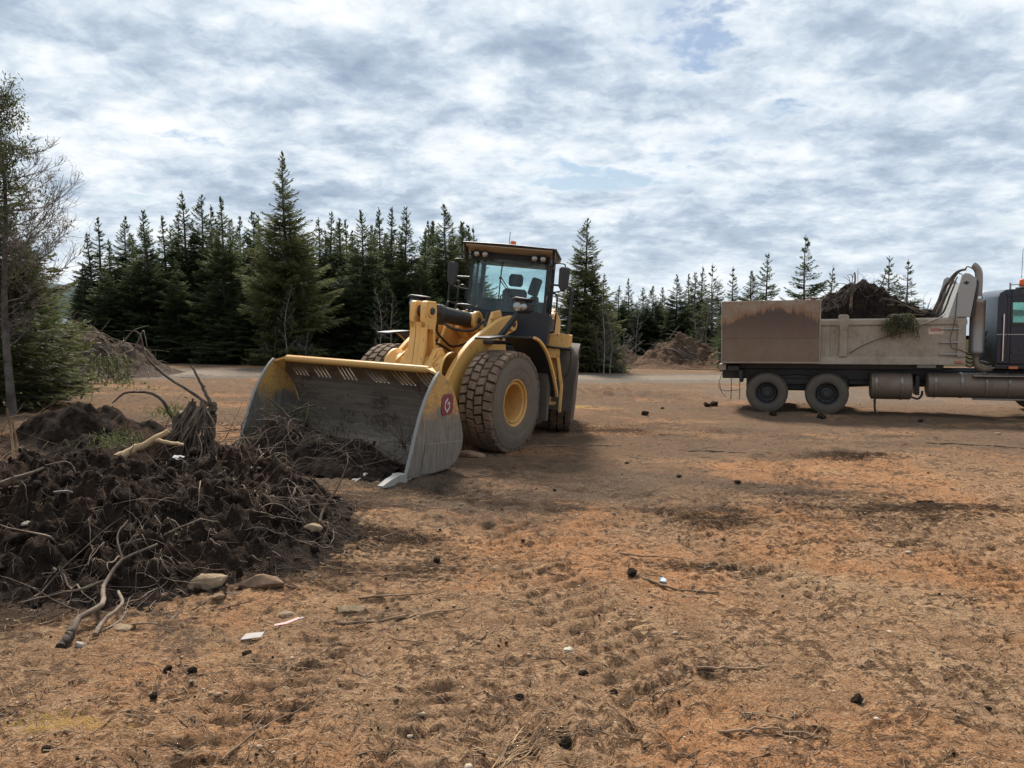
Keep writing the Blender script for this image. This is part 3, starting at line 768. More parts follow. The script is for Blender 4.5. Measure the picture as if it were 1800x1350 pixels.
# young olive spruces at the left edge, behind the bare larch
for x, y, H, wd, lab in [(-13.4, 21.5, 4.1, .95, 'olive green young spruce right behind the bare larch trunk'), (-15.6, 24.5, 4.4, 1.0, 'olive young spruce behind the left brush heap'), (-14.9, 20.0, 5.2, .9, 'olive spruce at the picture edge left of the larch trunk'), (-12.4, 18.6, 2.6, .9, 'low olive spruce seedling between larch trunk and brush heap'), (-18.0, 28, 4.4, 1, 'olive young spruce nearest the left forest edge'), (-20.5, 30, 4.6, 1.1, 'olive young spruce filling the gap behind the larch twigs'), (-23.5, 34, 4.8, 1.2, 'olive young spruce farthest left behind the larch twigs')]:
    tree('bush', x, y, H, lab, 'young olive spruces on the left', wd, M_olive, 'young_spruce')


def twiggy(seed, H, n_br, spread, up, r0, zlo=.18, twigs=9, sub=4, bias=None, crook=.12):
    """a leafless tree: trunk, limbs, twigs and fine twigs as tapering tubes; returns meshes for trunk and crown"""
    rg = np.random.default_rng(seed)
    zt = np.linspace(-.25, H, 14); tp = np.stack([crook * np.sin(zt * 1.1 + seed) * zt / H, crook * np.cos(zt * .9 + seed) * zt / H, zt], 1)
    tr = np.interp(zt, [-.25, 0, .4, H], [r0 * 1.5, r0 * 1.2, r0, .008])
    V0, F0 = tubes(tp[None], tr[None], 9)
    P = {}; Rr = {}
    def grow(o, d, L, n, upk, wob):
        pts = [o]; d = d / np.linalg.norm(d)
        for i in range(n - 1):
            d = d + np.array([0, 0, upk]) / n + rg.normal(size=3) * wob; d /= np.linalg.norm(d); pts.append(pts[-1] + d * L / (n - 1))
        return np.array(pts)
    def put(p, a, b): P.setdefault(len(p), []).append(p); Rr.setdefault(len(p), []).append(np.linspace(a, b, len(p)))
    for i in range(n_br):
        q = zlo + (1 - zlo) * ((i + rg.uniform()) / n_br) ** .9; z = q * H * .985
        o = np.array([np.interp(z, zt, tp[:, 0]), np.interp(z, zt, tp[:, 1]), z])
        az = rg.uniform(0, 2 * np.pi)
        L = spread * (1 - q) ** .75 * rg.uniform(.6, 1.15) * min(1, .45 + 1.3 * q) + .15
        if bias is not None: L *= 1 + .35 * math.cos(az - bias)
        d = np.array([math.cos(az), math.sin(az), rg.uniform(-.15, .35)])
        b = grow(o, d, L, 8, up, .10); rb = .006 + .009 * L
        put(b, rb * .8, .003)
        for j in range(int(twigs * L / spread * 1.6) + 3):
            t = rg.uniform(.25, 1); k = min(6, int(t * 7)); o2 = b[k] + (b[k + 1] - b[k]) * (t * 7 - k)
            dd = (b[k + 1] - b[k]); dd /= np.linalg.norm(dd); dd = dd + rg.normal(size=3) * .55 + np.array([0, 0, .15])
            L2 = L * rg.uniform(.14, .36) * (1.25 - t * .6)
            c = grow(o2, dd, L2, 5, up * .6, .14); put(c, .0042, .0024)
            for m in range(sub):
                k2 = rg.integers(1, 5); d3 = c[k2] - c[k2 - 1]; d3 /= np.linalg.norm(d3) + 1e-9
                put(grow(c[k2], d3 + rg.normal(size=3) * .6, L2 * rg.uniform(.25, .55), 3, up * .4, .15), .003, .002)
    Vs, Fs, n = [], [], 0
    for k in P:
        V, F = tubes(np.array(P[k]), np.array(Rr[k]), 3); Vs.append(V); Fs.append(F + n); n += len(V)
    return mesh_from('trunk', V0, F0, True), mesh_from('crown', np.concatenate(Vs), np.concatenate(Fs)), P
def bare(name, label, x, y, meshes, scale=1.0, rz=0.0, mt=M_greybark, mc=M_twig, group=None, cat='tree'):
    z = float(ground_z(np.array(x), np.array(y), False)) - .03
    o = empty(name, Matrix.Translation((x, y, z)) @ Matrix.Rotation(rz, 4, 'Z') @ Matrix.Scale(scale, 4)); tag(o, label, cat, group)
    link('trunk', meshes[0], mt, o); link('crown', meshes[1], mc, o); return o
# the half-bare larch at the left picture edge
lar = twiggy(3, 6.5, 105, 2.0, 1.05, .078, .22, 14, 5, bias=.2)
larch = bare('larch_tree', 'tall half-bare larch with grey trunk and fine twigs at the left edge', -9.75, 14.9, lar, mt=M_bark)
lp = np.concatenate([p[2:] for p in np.array(lar[2][8])[10:98] if p[-1][0] < .9])       # sparse needles on its inner limbs
lp = lp[rng.integers(0, len(lp), 14000)] + rng.normal(size=(14000, 3)) * np.array([.10, .10, .07])
lp = lp[lp[:, 0] < .95 - .12 * np.maximum(lp[:, 2] - 2, 0) + rng.normal(size=len(lp)) * .12]
V, F = blades(lp, rng.normal(size=lp.shape) + np.array([0, 0, .3]), rng.uniform(.05, .12, len(lp)), rng.uniform(.016, .030, len(lp)))
tag(link('needles', crown_mesh('larch_needles', V, F, rng.uniform(0, .3, len(lp))), leaf_mat('larch_needles', (.028, .036, .016), (.05, .058, .024), .3, (.08, .08, .04)), larch), kind='stuff')
tree('open', -10.75, 15.9, 6.2, 'dark sparse spruce grown into the left side of the bare larch', None, 1.0, leaf_mat('brown_green_needles', (.030, .036, .018), (.055, .055, .026), .35, (.10, .09, .045)))
sap = twiggy(11, 4.2, 26, .95, 1.1, .032, .22, 7, 3, crook=.2)
sap2 = twiggy(12, 4.0, 34, .85, 1.3, .03, .15, 7, 3, crook=.25)
for i, (x, y, s, lab) in enumerate([(-6.3, 36.5, .95, 'left bare grey sapling in front of the dark spruces, above the bucket'), (-5.75, 36.9, .85, 'right bare grey sapling in front of the dark spruces, above the bucket'),
        (-10.3, 35.4, .95, 'thin bare sapling in front of the tallest spruce'), (4.35, 36.5, .9, 'left bare pole sapling beside the loader handrail'), (4.7, 36.9, .8, 'right bare pole sapling beside the loader handrail'),
        (8.4, 52, 1.1, 'bare sapling left of the brown brush heap'), (12.3, 48.5, 1.25, 'left grey leafless tree beside the tailgate'), (12.9, 48.0, 1.3, 'right grey leafless tree beside the tailgate'), (11.8, 49.5, 1.1, 'small leafless tree behind the brush heap top')]):
    bare('bare_sapling', lab, x, y, sap if i % 2 else sap2, s, i * 1.3, group='leafless saplings')
shr = twiggy(21, 1.7, 22, 1.0, .8, .018, .02, 7, 3, crook=.2)
for i, (x, y, s, lab) in enumerate([(-21.5, 38.2, 1.5, 'grey leafless shrub at the left forest edge under the spires'), (-11.2, 36.0, 1.1, 'grey leafless shrub at the foot of the tallest spruce'), (-9.6, 35.9, 1.0, 'second grey shrub at the foot of the tallest spruce, nearer the loader'),
        (4.4, 38.6, 1.4, 'brown leafless shrub at the foot of the bushy spruce right of the loader'), (5.6, 38.9, 1.3, 'brown shrub right of the bushy spruce by the loader'), (14.0, 45.6, 1.4, 'leafless shrub hidden behind the tailgate left edge')]):
    bare('leafless_shrub', lab, x, y, shr, s, i * 1.7, M_twig, M_twig, 'leafless shrubs', 'shrub')
# low green plants at the left edge of the clearing
n = 1500; px = rng.uniform(-16, -9.6, n); py = rng.uniform(15.4, 21, n); kp = fbm(px * .8, py * .8, 3, 66) > .02; px, py = px[kp], py[kp]
pz = ground_z(px, py) + rng.uniform(0, .25, len(px)); pp = np.stack([px, py, pz], 1)
V, F = blades(pp, rng.normal(size=pp.shape) + np.array([0, 0, .6]), rng.uniform(.08, .16, len(pp)), rng.uniform(.04, .07, len(pp)))
tag(link('ground_cover', crown_mesh('ground_cover', V, F, rng.uniform(0, .6, len(pp))), M_grass), 'low green leafy plants growing under the larch', 'plants', kind='stuff')


# ------------------------------------------------------------------ wheels
def tyre_mesh(name, Rr, W, rim, cols=4, rows=36, dep=.045, k=96, seed=1, wob=.35, lug=True):
    """tyre with moulded tread blocks, axle along y, outer side +y"""
    rg = np.random.default_rng(seed); h = W / 2; b = MB()
    prof = [(rim, -.40 * W), (rim + .02, -.455 * W), (rim + (Rr - rim) * .30, -.505 * W), (rim + (Rr - rim) * .33, -.498 * W), (rim + (Rr - rim) * .38, -.512 * W), (rim + (Rr - rim) * .62, -.505 * W), (rim + (Rr - rim) * .65, -.494 * W),
            (rim + (Rr - rim) * .80, -.48 * W), (Rr - dep * 1.35, -.44 * W), (Rr - dep, -.30 * W), (Rr - dep * .9, 0)]
    prof = prof + [(r_, -y) for r_, y in prof[-2::-1]]
    b.lathe([(r_, y) for r_, y in prof], (0, 0, 0), (0, 1, 0), k)
    nc = b.n
    tread = [0.0] * nc; groove = []
    for r_, y in prof: groove += [1.0 if r_ > Rr - dep * 1.5 and abs(y) < .47 * W else 0.0] * k
    def rt(y): return Rr - .018 * (abs(y) / h) ** 2 * (Rr / .8)
    ed = np.linspace(-h * .97, h * .97, cols + 1)
    da = 2 * np.pi / rows; gp = .010 * Rr / .8
    for j in range(cols):
        y0, y1 = ed[j] + gp, ed[j + 1] - gp
        for i in range(rows):
            a0 = (i + (.5 if j % 2 else 0) * 1) * da + rg.normal() * .003; a1 = a0 + da * .86
            sk = .10 * da * (1 if j % 2 else -1) * wob * 2
            outer = 1 if j == cols - 1 else (-1 if j == 0 else 0)
            jy = rg.normal(size=4) * .009
            q = [(a0 + sk, y0 + jy[0]), (a1 + sk, y0 + jy[1]), (a1 - sk, y1 + jy[2]), (a0 - sk, y1 + jy[3])]
            am = sum(u[0] for u in q) / 4; ym = sum(u[1] for u in q) / 4
            V = []
            for sc_, lift in ((1.0, -dep * 1.25), (.97, -.012), (.86, 0)):
                for a, y in q:
                    aa = am + (a - am) * sc_; yy = ym + (y - ym) * sc_
                    if outer and (y > 0) == (outer > 0) and abs(y) > abs(ym):
                        rr = rt(y) + lift - (.0 if sc_ < .9 else .015); yy = y if sc_ > .9 else yy
                        if lug and sc_ == 1.0: rr = rim + (Rr - rim) * .78; yy = outer * W * .488
                    else: rr = rt(yy) + lift
                    V.append((rr * math.cos(aa), yy, rr * math.sin(aa)))
            F = []
            for u in (0, 1):
                for v in range(4): F.append((u * 4 + v, u * 4 + (v + 1) % 4, u * 4 + 4 + (v + 1) % 4, u * 4 + 4 + v))
            F.append((8, 9, 10, 11))
            b.add(V, [f[::-1] for f in F]); tread += [.0] * 4 + [1.0] * 8; groove += [.6] * 4 + [0] * 8
    V = np.concatenate(b.V); me = mesh_from(name, V, b.F, True, 35)
    set_attr(me, 'tread', tread); set_attr(me, 'groove', groove)
    return me
T_loader = tyre_mesh('loader_tyre', WR, .60, .365, 4, 34, .048)
def rim_mesh():
    b = MB()
    b.lathe([(.365, .20), (.385, .235), (.385, .26), (.368, .268), (.345, .255), (.335, .225), (.322, .215), (.318, .235), (.305, .24), (.285, .22), (.272, .15), (.265, .02), (.255, -.15), (.235, -.19), (.16, -.19), (.15, -.15), (.12, -.145), (1e-4, -.145)], (0, 0, 0), (0, 1, 0), 64)
    b.lathe([(.27, -.06), (.30, -.24), (.385, -.26), (.365, -.20)], (0, 0, 0), (0, 1, 0), 64)
    for i in range(16):
        a = i * 2 * math.pi / 16; b.cyl((.195 * math.cos(a), -.195, .195 * math.sin(a)), (.195 * math.cos(a), -.165, .195 * math.sin(a)), .016, 8, .004)
    return mesh_from('loader_rim', np.concatenate(b.V), b.F, True, 30)
RM_loader = rim_mesh()

# ------------------------------------------------------------------ wheel loader
loader = empty('wheel_loader', LOADER)
tag(loader, 'muddy yellow wheel loader with its bucket lowered on the soil', 'wheel loader')
for nm, mtx in (('front_wheel', Matrix.Translation((0, 1.06, WR))), ('front_wheel', Matrix.Translation((0, -1.06, WR)) @ Matrix.Rotation(math.pi, 4, 'Z')),
                ('rear_wheel', REAR @ Matrix.Translation((-3.35, 1.06, WR)) @ Matrix.Rotation(.4, 4, 'Y')), ('rear_wheel', REAR @ Matrix.Translation((-3.35, -1.06, WR)) @ Matrix.Rotation(math.pi, 4, 'Z'))):
    e = empty(nm, mtx, loader); link('tyre', T_loader, M_tyre, e); link('rim', RM_loader, M_rim, e)

# front frame, axle and tower
b = MB()
fp = [(-1.62, .45), (-1.62, .95), (-1.15, 1.35), (-1.02, 2.02), (-.86, 2.28), (-.62, 2.24), (-.42, 1.85), (.05, 1.12), (.42, .86), (.45, .45)]
for s in (-1, 1): b.prism(fp, s * .40, s * .46, .012)
b.prism([(-1.6, .5), (-1.6, .85), (.40, .80), (.40, .5)], -.40, .40); b.prism([(-.30, .85), (-1.0, 1.9), (-1.06, 1.86), (-.40, .82)], -.40, .40, .008)
b.prism([(-1.05, 1.95), (-.78, 2.12), (-.66, 1.95), (-.92, 1.75)], -.36, .36)
b.cyl((-.62, -.17, 2.09), (-.62, -.10, 2.09), .155, 24); b.cyl((-.62, .10, 2.09), (-.62, .17, 2.09), .155, 24)
b.prism([(-1.0, 1.85), (-.62, 2.24), (-.50, 2.08), (-.72, 1.8)], -.17, -.10); b.prism([(-1.0, 1.85), (-.62, 2.24), (-.50, 2.08), (-.72, 1.8)], .10, .17)
b.build('front_frame', M_yel, loader)
b = MB(); b.lathe([(.10, -.80), (.17, -.78), (.17, -.5), (.25, -.28), (.30, 0), (.25, .28), (.17, .5), (.17, .78), (.10, .80)], (0, 0, WR), (0, 1, 0), 24)
b.build('axle', M_dark, loader)
# lift arms
top = curve_pts([(-.95, 2.20), (-.60, 2.13), (-.25, 1.99), (.24, 1.76), (.62, 1.48), (.88, 1.18), (1.05, .86), (1.22, .64), (1.40, .54), (1.54, .50)], 30)
bot = curve_pts([(1.54, .22), (1.30, .25), (1.0, .36), (.72, .62), (.46, 1.02), (.20, 1.30), (-.10, 1.56), (-.48, 1.75), (-.80, 1.86), (-1.0, 1.92)], 30)
poly = np.concatenate([top, curve_pts([(1.60, .44), (1.64, .36), (1.60, .27)], 5), bot, curve_pts([(-1.08, 2.0), (-1.10, 2.07), (-1.06, 2.15)], 5)])
for s in (-1, 1):
    b = MB(); b.prism(poly, s * .55, s * .64, .012)
    b.cyl((-.93, s * .50, 2.05), (-.93, s * .69, 2.05), .12, 20); b.cyl((1.54, s * .50, .36), (1.54, s * .69, .36), .11, 20)
    arm = b.build('lift_arm', M_yel, loader)
    b = MB(); b.cyl((-.93, s * .68, 2.05), (-.93, s * .71, 2.05), .05, 14); b.build('pin', M_dark, arm)
    b = MB(); b.cyl((-.35, s * .47, 1.02), (.50, s * .47, .98), .085, 18); b.build('lift_cylinder', M_black, loader)
b = MB(); b.lathe([(.30, -.565), (.30, -.52), (.225, -.44), (.215, 0), (.225, .44), (.30, .52), (.30, .565)], (.66, 0, 1.27), (0, 1, 0), 32)
for s in (-1, 1):   # lugs that carry the rocker on the tube
    b.prism([(.42, 1.22), (.44, 1.46), (.56, 1.62), (.72, 1.60), (.82, 1.46), (.84, 1.2)], s * .20, s * .29, .012)
b.build('cross_tube', M_yel, loader)
b = MB()
for s in (-1, 1):
    b.cyl((.64, s * .285, 1.47), (.64, s * .335, 1.47), .11, 22); b.prism([(.56, 1.42), (.60, 1.54), (.70, 1.54), (.92, 1.40), (.90, 1.33), (.70, 1.38)], s * .335, s * .355, .005)
    b.cyl((.64, s * .355, 1.47), (.64, s * .365, 1.47), .04, 14)
b.build('pivot_pin', M_yel, loader)
# rocker (bell crank): hollowed casting with a forked top
out = np.concatenate([curve_pts([(.50, 1.22), (.545, 1.40), (.565, 1.60), (.60, 1.80), (.60, 1.93), (.565, 2.03), (.565, 2.20), (.575, 2.31)], 22), curve_pts([(.60, 2.335), (.80, 2.335), (.85, 2.31)], 6), curve_pts([(.875, 2.24), (.875, 2.06), (.845, 1.95), (.845, 1.80), (.875, 1.60), (.90, 1.40), (1.02, 1.10), (1.24, .74)], 20), curve_pts([(1.18, .60), (1.04, .66), (.80, .98), (.60, 1.12)], 10)])
b = MB(); sel = [p for p in out if p[1] < 2.02]
core = np.array(sel); c0 = core.mean(0)
b.prism(core, -.045, .045, .01)
sh = np.array([(.62 + (p[0] - .69) * .0 + p[0] - .62, p[1]) for p in core])
for s in (-1, 1):      # raised rim round the hollow
    inner = np.array([(np.clip(p[0], np.interp(p[1], [1.36, 1.5, 1.7, 1.9], [.59, .60, .632, .655]), np.interp(p[1], [1.36, 1.5, 1.7, 1.9], [.865, .845, .81, .80])), np.clip(p[1], 1.36, 1.90)) for p in core])
    nn = len(core); V = [(p[0], s * .045, p[1]) for p in core] + [(p[0], s * .155, p[1]) for p in core] + [(p[0], s * .155, p[1]) for p in inner] + [(p[0], s * .046, p[1]) for p in inner]
    F = [(k * nn + i, k * nn + (i + 1) % nn, (k + 1) * nn + (i + 1) % nn, (k + 1) * nn + i) for k in range(3) for i in range(nn)]
    b.add(V, F)
    b.prism([p for p in out if p[1] > 1.90], s * .05, s * .157, .014)
    b.cyl((.725, s * .15, 2.18), (.725, s * .175, 2.18), .10, 22)
rocker = b.build('rocker', M_yel, loader)
b = MB(); b.cyl((.725, -.20, 2.18), (.725, .20, 2.18), .055, 16); b.cyl((.725, -.055, 2.18), (.725, .055, 2.18), .095, 20); b.build('pin', M_dark, rocker)
b = MB(); b.cyl((.70, 0, 2.178), (.36, 0, 2.165), .048, 18); rod = b.build('cylinder_rod', M_chrome, loader)
b = MB()
b.lathe([(.05, 0), (.13, .0), (.15, .02), (.15, .12), (.128, .14), (.128, .92), (.11, .95), (1e-4, .95)], (.38, 0, 2.166), (-1, 0, -.082), 32)
for i in range(8):
    a = i * math.pi / 4; b.cyl((.39, .115 * math.cos(a), 2.166 + .115 * math.sin(a)), (.37, .115 * math.cos(a), 2.166 + .115 * math.sin(a)), .016, 8, .003)
b.box((.25, 0, 2.02), (.16, .10, .08)); b.build('tilt_cylinder', M_black, loader)
b = MB(); b.cyl((-.62, -.10, 2.09), (-.62, .10, 2.09), .13, 20); b.cyl((-.62, -.20, 2.09), (-.62, .20, 2.09), .045, 14); b.build('cylinder_eye', M_dark, loader)
b = MB(); b.tube(curve_pts([(1.1, -.045, .72), (1.35, -.045, .62), (1.62, -.045, .60)], 6), .10, 10); b.build('bucket_link', M_yel, loader)
for pts, r_ in (([(.30, .10, 2.01), (.20, .20, 1.93), (-.1, .24, 1.90), (-.38, .24, 1.93), (-.62, .30, 2.08), (-.85, .34, 2.05)], .022), ([(.20, -.10, 2.0), (.05, -.20, 1.86), (-.25, -.26, 1.72), (-.55, -.28, 1.62), (-.95, -.2, 1.7)], .02),
               ([(-.5, .36, 2.0), (-.62, .34, 2.20), (-.8, .30, 2.24), (-1.0, .30, 2.1)], .02), ([(-.42, .40, 1.9), (-.6, .38, 2.14), (-.85, .38, 2.18), (-1.05, .36, 2.0)], .016), ([(.30, -.3, 1.42), (.1, -.36, 1.62), (-.2, -.36, 1.66), (-.6, -.3, 1.5)], .02), ([(.2, .3, 1.2), (-.1, .34, 1.35), (-.5, .3, 1.3)], .02)):
    b = MB(); b.tube(curve_pts(pts, 20), r_, 8); b.build('hydraulic_hose', M_hose, loader)
# fenders over the front wheels
fpath = curve_pts([(.52, 1.80), (.30, 1.82), (-.10, 1.845), (-.34, 1.835), (-.56, 1.76), (-.80, 1.58), (-1.00, 1.32), (-1.15, 1.05), (-1.23, .86)], 26)
for s in (-1, 1):
    b = MB(); b.strip(fpath[:9], min(s * .84, s * 1.10), max(s * .84, s * 1.10), .03); b.strip(fpath[7:], min(s * .84, s * 1.40), max(s * .84, s * 1.40), .031)
    fe = b.build('fender', M_black, loader)
    b = MB(); pth = fpath[9:]; b.strip(pth + np.array([.0, .004]), min(s * 1.402, s * 1.45), max(s * 1.402, s * 1.45), .045); b.build('fender_edge', M_yel, fe)
    b = MB(); b.prism([(-1.02, 1.25), (-1.02, .45), (-1.10, .45), (-1.16, 1.0)], s * .82, s * 1.34, .01); b.build('mud_flap', M_rubber_flap, fe)
    b = MB(); b.box((-.3, s * .70, 1.74), (.5, .26, .06)); b.build('fender_bracket', M_dark, fe)
    b = MB(); b.tube([(-.36, s * .74, 1.80), (-.50, s * .98, 2.20), (-.52, s * 1.02, 2.26)], [.055, .05, .04], 8); lp_ = b.build('headlight_post', M_black, loader)
    b = MB(); o = np.array([-.55, s * 1.06, 2.34])
    b.prism([(o[1] - .16, -.02), (o[1] - .13, .09), (o[1] - .04, .13), (o[1] + .10, .12), (o[1] + .17, .04), (o[1] + .16, -.06), (o[1] + .08, -.11), (o[1] - .09, -.11)], -.12, .10, .03, 'x')
    b.V[-1] = b.V[-1] + np.array([o[0], 0, o[2]])
    b.prism([(o[1] - .15, .115), (o[1] + .17, .10), (o[1] + .19, .125), (o[1] - .05, .155)], -.12, .17, .01, 'x'); b.V[-1] = b.V[-1] + np.array([o[0], 0, o[2]])
    hl = b.build('headlight', M_black, loader)
    b = MB()
    for q, rr in ((-.045, .082), (.075, .06)): b.lathe([(rr, .0), (rr * .92, .018), (rr * .6, .03), (1e-4, .034)], (o[0] + .098, o[1] + q, o[2] - .005), (1, 0, 0), 20)
    b.build('lens', M_lens, hl)

# bucket
bucket = empty('bucket', None, loader)
BW = 1.52
side = np.concatenate([curve_pts([(2.98, .05), (2.92, .22), (2.86, .40), (2.79, .62), (2.70, .86), (2.58, 1.08), (2.44, 1.27), (2.34, 1.36)], 20), curve_pts([(2.18, 1.27), (2.02, 1.12), (1.90, .90), (1.80, .66), (1.74, .46), (1.78, .27), (1.92, .13), (2.12, .065), (2.4, .045)], 20)])
for s in (-1, 1):
    b = MB(); b.prism(side, s * (BW - .035), s * BW, .006); sp = b.build('side_plate', M_bucket, bucket)
    b = MB(); e_ = np.array(side[:20]); b.strip(e_ + np.array([.0, 0]), min(s * (BW - .042), s * (BW + .006)), max(s * (BW - .042), s * (BW + .006)), .022); b.build('side_cutter', M_tooth, sp)
    b = MB(); b.prism([(2.68, .075), (2.60, .45), (2.2, .44), (1.80, .42), (1.795, .30), (1.93, .15), (2.14, .082), (2.4, .06)], s * (BW + .001), s * (BW + .016), .005); b.build('wear_plate', M_bucket, sp)
shell = curve_pts([(2.98, .055), (2.6, .05), (2.2, .062), (1.95, .115), (1.80, .25), (1.755, .45), (1.80, .68), (1.90, .92), (2.0, 1.08)], 30)
b = MB(); b.strip(shell, -BW + .036, BW - .036, .035); b.build('shell', M_bin, bucket)
# spill guard: upright bars left between six groups of slots
def guard_pt(t): return np.array([2.0, 1.07]) * (1 - t) + np.array([2.30, 1.375]) * t
gd = (guard_pt(1) - guard_pt(0)); gl_ = np.linalg.norm(gd); gd /= gl_; gn = np.array([-gd[1], gd[0]])
def gplate(bm, t0, t1, y0, y1, y0b=None, y1b=None):
    """piece of the slanted guard between heights t0..t1; lower edge y0..y1, upper edge y0b..y1b"""
    y0b = y0 if y0b is None else y0b; y1b = y1 if y1b is None else y1b; V = []
    for t, ya, yb in ((t0, y0, y1), (t1, y0b, y1b)):
        for o_ in (-.012, .012):
            p = guard_pt(t) + gn * o_
            V += [(p[0], ya, p[1]), (p[0], yb, p[1])]
    bm.add(V, [(0, 1, 3, 2), (4, 6, 7, 5), (0, 4, 5, 1), (2, 3, 7, 6), (0, 2, 6, 4), (1, 5, 7, 3)])
b = MB(); gplate(b, 0, .22, -BW + .036, BW - .036); gplate(b, .84, 1.0, -BW + .036, BW - .036, -1.28, 1.28)
slots = []
for gi, gy in enumerate((-1.30, -.86, -.36, .18, .64, 1.08)):
    for k in range(4):
        slant = 0 if gi < 3 else .10
        slots.append((gy + k * .072, gy + k * .072 + .044, slant))
edge = -BW + .036; eb = edge
for y0, y1, sl in slots:
    gplate(b, .22, .84, edge, y0 + sl * .5, eb, y0 - sl * .5); edge = y1 + sl * .5; eb = y1 - sl * .5
gplate(b, .22, .84, edge, BW - .036, eb, BW - .036)
b.build('spill_guard', M_bin, bucket)
M_lip = painted('lip_paint', (.56, .31, .085), .5, (.26, .18, .10), .42, 4)
lipc = guard_pt(1.0)
b = MB(); b.lathe([(1e-4, -1.30), (.035, -1.30), (.048, -1.28), (.048, 1.28), (.035, 1.30), (1e-4, 1.30)], (lipc[0] - .01, 0, lipc[1]), (0, 1, 0), 16)
b.strip([(lipc[0] - .02, lipc[1] + .045), (lipc[0] - .12, lipc[1] + .01), (lipc[0] - .20, lipc[1] - .07)], -1.29, 1.29, .02)
b.build('top_lip', M_lip, bucket)
for s in (-1, 1):     # corner gussets joining lip and side plate
    V = [(lipc[0] + .035, s * 1.27, lipc[1] + .03), (lipc[0] - .12, s * 1.27, lipc[1] + .03), (2.14, s * (BW - .04), 1.21), (2.36, s * (BW - .04), 1.345)]
    V = V + [(x, y, z - .03) for x, y, z in V]
    F = [(0, 1, 2, 3), (4, 7, 6, 5), (0, 4, 5, 1), (1, 5, 6, 2), (2, 6, 7, 3), (3, 7, 4, 0)]
    b = MB(); b.add(V, F if s < 0 else [f[::-1] for f in F]); b.build('corner_gusset', M_lip, bucket)
b = MB(); b.prism([(2.84, .035), (2.86, .085), (3.02, .055), (3.12, .030), (3.10, .015)], -BW, BW, .006); b.build('cutting_edge', M_tooth, bucket)
for i in range(8):
    y = -BW + .05 + i * (2 * BW - .10) / 7
    b = MB(); V = []
    for x, w_, z0, z1 in ((2.98, .085, .015, .125), (3.10, .085, .010, .130), (3.12, .062, .018, .115), (3.26, .056, .010, .082), (3.40, .048, .006, .030)):
        V += [(x, y - w_, z0), (x, y + w_, z0), (x, y + w_ * .8, z1), (x, y - w_ * .8, z1)]
    F = [(4 * k + j, 4 * k + (j + 1) % 4, 4 * k + 4 + (j + 1) % 4, 4 * k + 4 + j) for k in range(4) for j in range(4)] + [(3, 2, 1, 0), (16, 17, 18, 19)]
    b.add(V, [f[::-1] for f in F]); b.build('tooth', M_tooth, bucket, smooth=25)
# maker's badge on the side plate: dark red plate with a pale angular G
b = MB(); b.prism([(2.07, .80), (2.03, .86), (2.03, 1.02), (2.07, 1.07), (2.24, 1.07), (2.29, 1.02), (2.29, .84), (2.25, .79)], BW + .001, BW + .012, .004)
badge = b.build('badge', M_red, bucket); cx, cz = 2.165, .925
sh_ = lambda pts: [(cx - x * .085, cz + z * .105) for x, z in pts]
b = MB()
for pl in ([(.05, .92), (.05, .60), (-.55, .18), (-.72, .40)], [(-.72, .40), (-.55, .18), (-.50, -.35), (-.74, -.45)], [(-.74, -.45), (-.50, -.35), (-.02, -.66), (-.05, -1.0)], [(-.05, -1.0), (-.02, -.66), (.42, -.28), (.66, -.38)], [(.66, -.38), (.42, -.28), (.38, .18), (.62, .28)], [(.62, .28), (.38, .18), (.02, -.02), (.02, .22), (.40, .44)]):
    b.prism(sh_(pl), BW + .010, BW + .017, .002)
b.build('emblem', M_pale, badge)

# ---- rear frame (steered): cab, platform, engine hood
def rb(bm, name, mat, parent=None, **k):
    return bm.build(name, mat, parent or loader, REAR if parent is None else None, **k)
b = MB(); b.prism([(-1.62, .50), (-1.62, 1.05), (-2.2, 1.35), (-5.0, 1.40), (-5.25, 1.2), (-5.25, .75), (-4.4, .62), (-2.4, .55)], -.50, .50, .02)
b.prism([(-4.7, .65), (-4.7, 1.7), (-5.45, 1.7), (-5.55, 1.3), (-5.45, .75)], -1.15, 1.15, .05)
rb(b, 'rear_frame', M_yel)
b = MB(); b.lathe([(.10, -.80), (.17, -.78), (.17, -.5), (.25, -.28), (.30, 0), (.25, .28), (.17, .5), (.17, .78), (.10, .80)], (-3.35, 0, WR), (0, 1, 0), 24); rb(b, 'axle', M_dark)
b = MB(); b.prism([(-2.95, 1.4), (-2.95, 2.35), (-3.3, 2.46), (-5.0, 2.34), (-5.3, 2.1), (-5.35, 1.4)], -.82, .82, .05); hood = rb(b, 'engine_hood', M_yel)
b = MB()
for i in range(9): b.box((-5.37, 0, 1.5 + i * .07), (.03, 1.3, .03), .006)
b.build('grille', M_dark, hood)
# cab
b = MB(); b.prism([(-1.28, 1.72), (-1.24, 2.24), (-1.32, 2.27), (-2.75, 2.27), (-2.85, 1.72)], -.70, .82, .03)
b.prism([(-1.26, 1.78), (-1.23, 2.30), (-1.30, 2.30), (-1.8, 2.30), (-1.8, 1.78)], .24, .835, .02)
cab = rb(b, 'cab', M_panel)
b = MB(); b.prism([(-1.30, 1.70), (-1.62, 1.66), (-2.9, 1.60), (-2.9, 1.72)], -.75, .80, .01); b.box((-2.0, 0, 1.64), (1.5, 1.5, .1)); b.build('cab_floor', M_dark, cab)
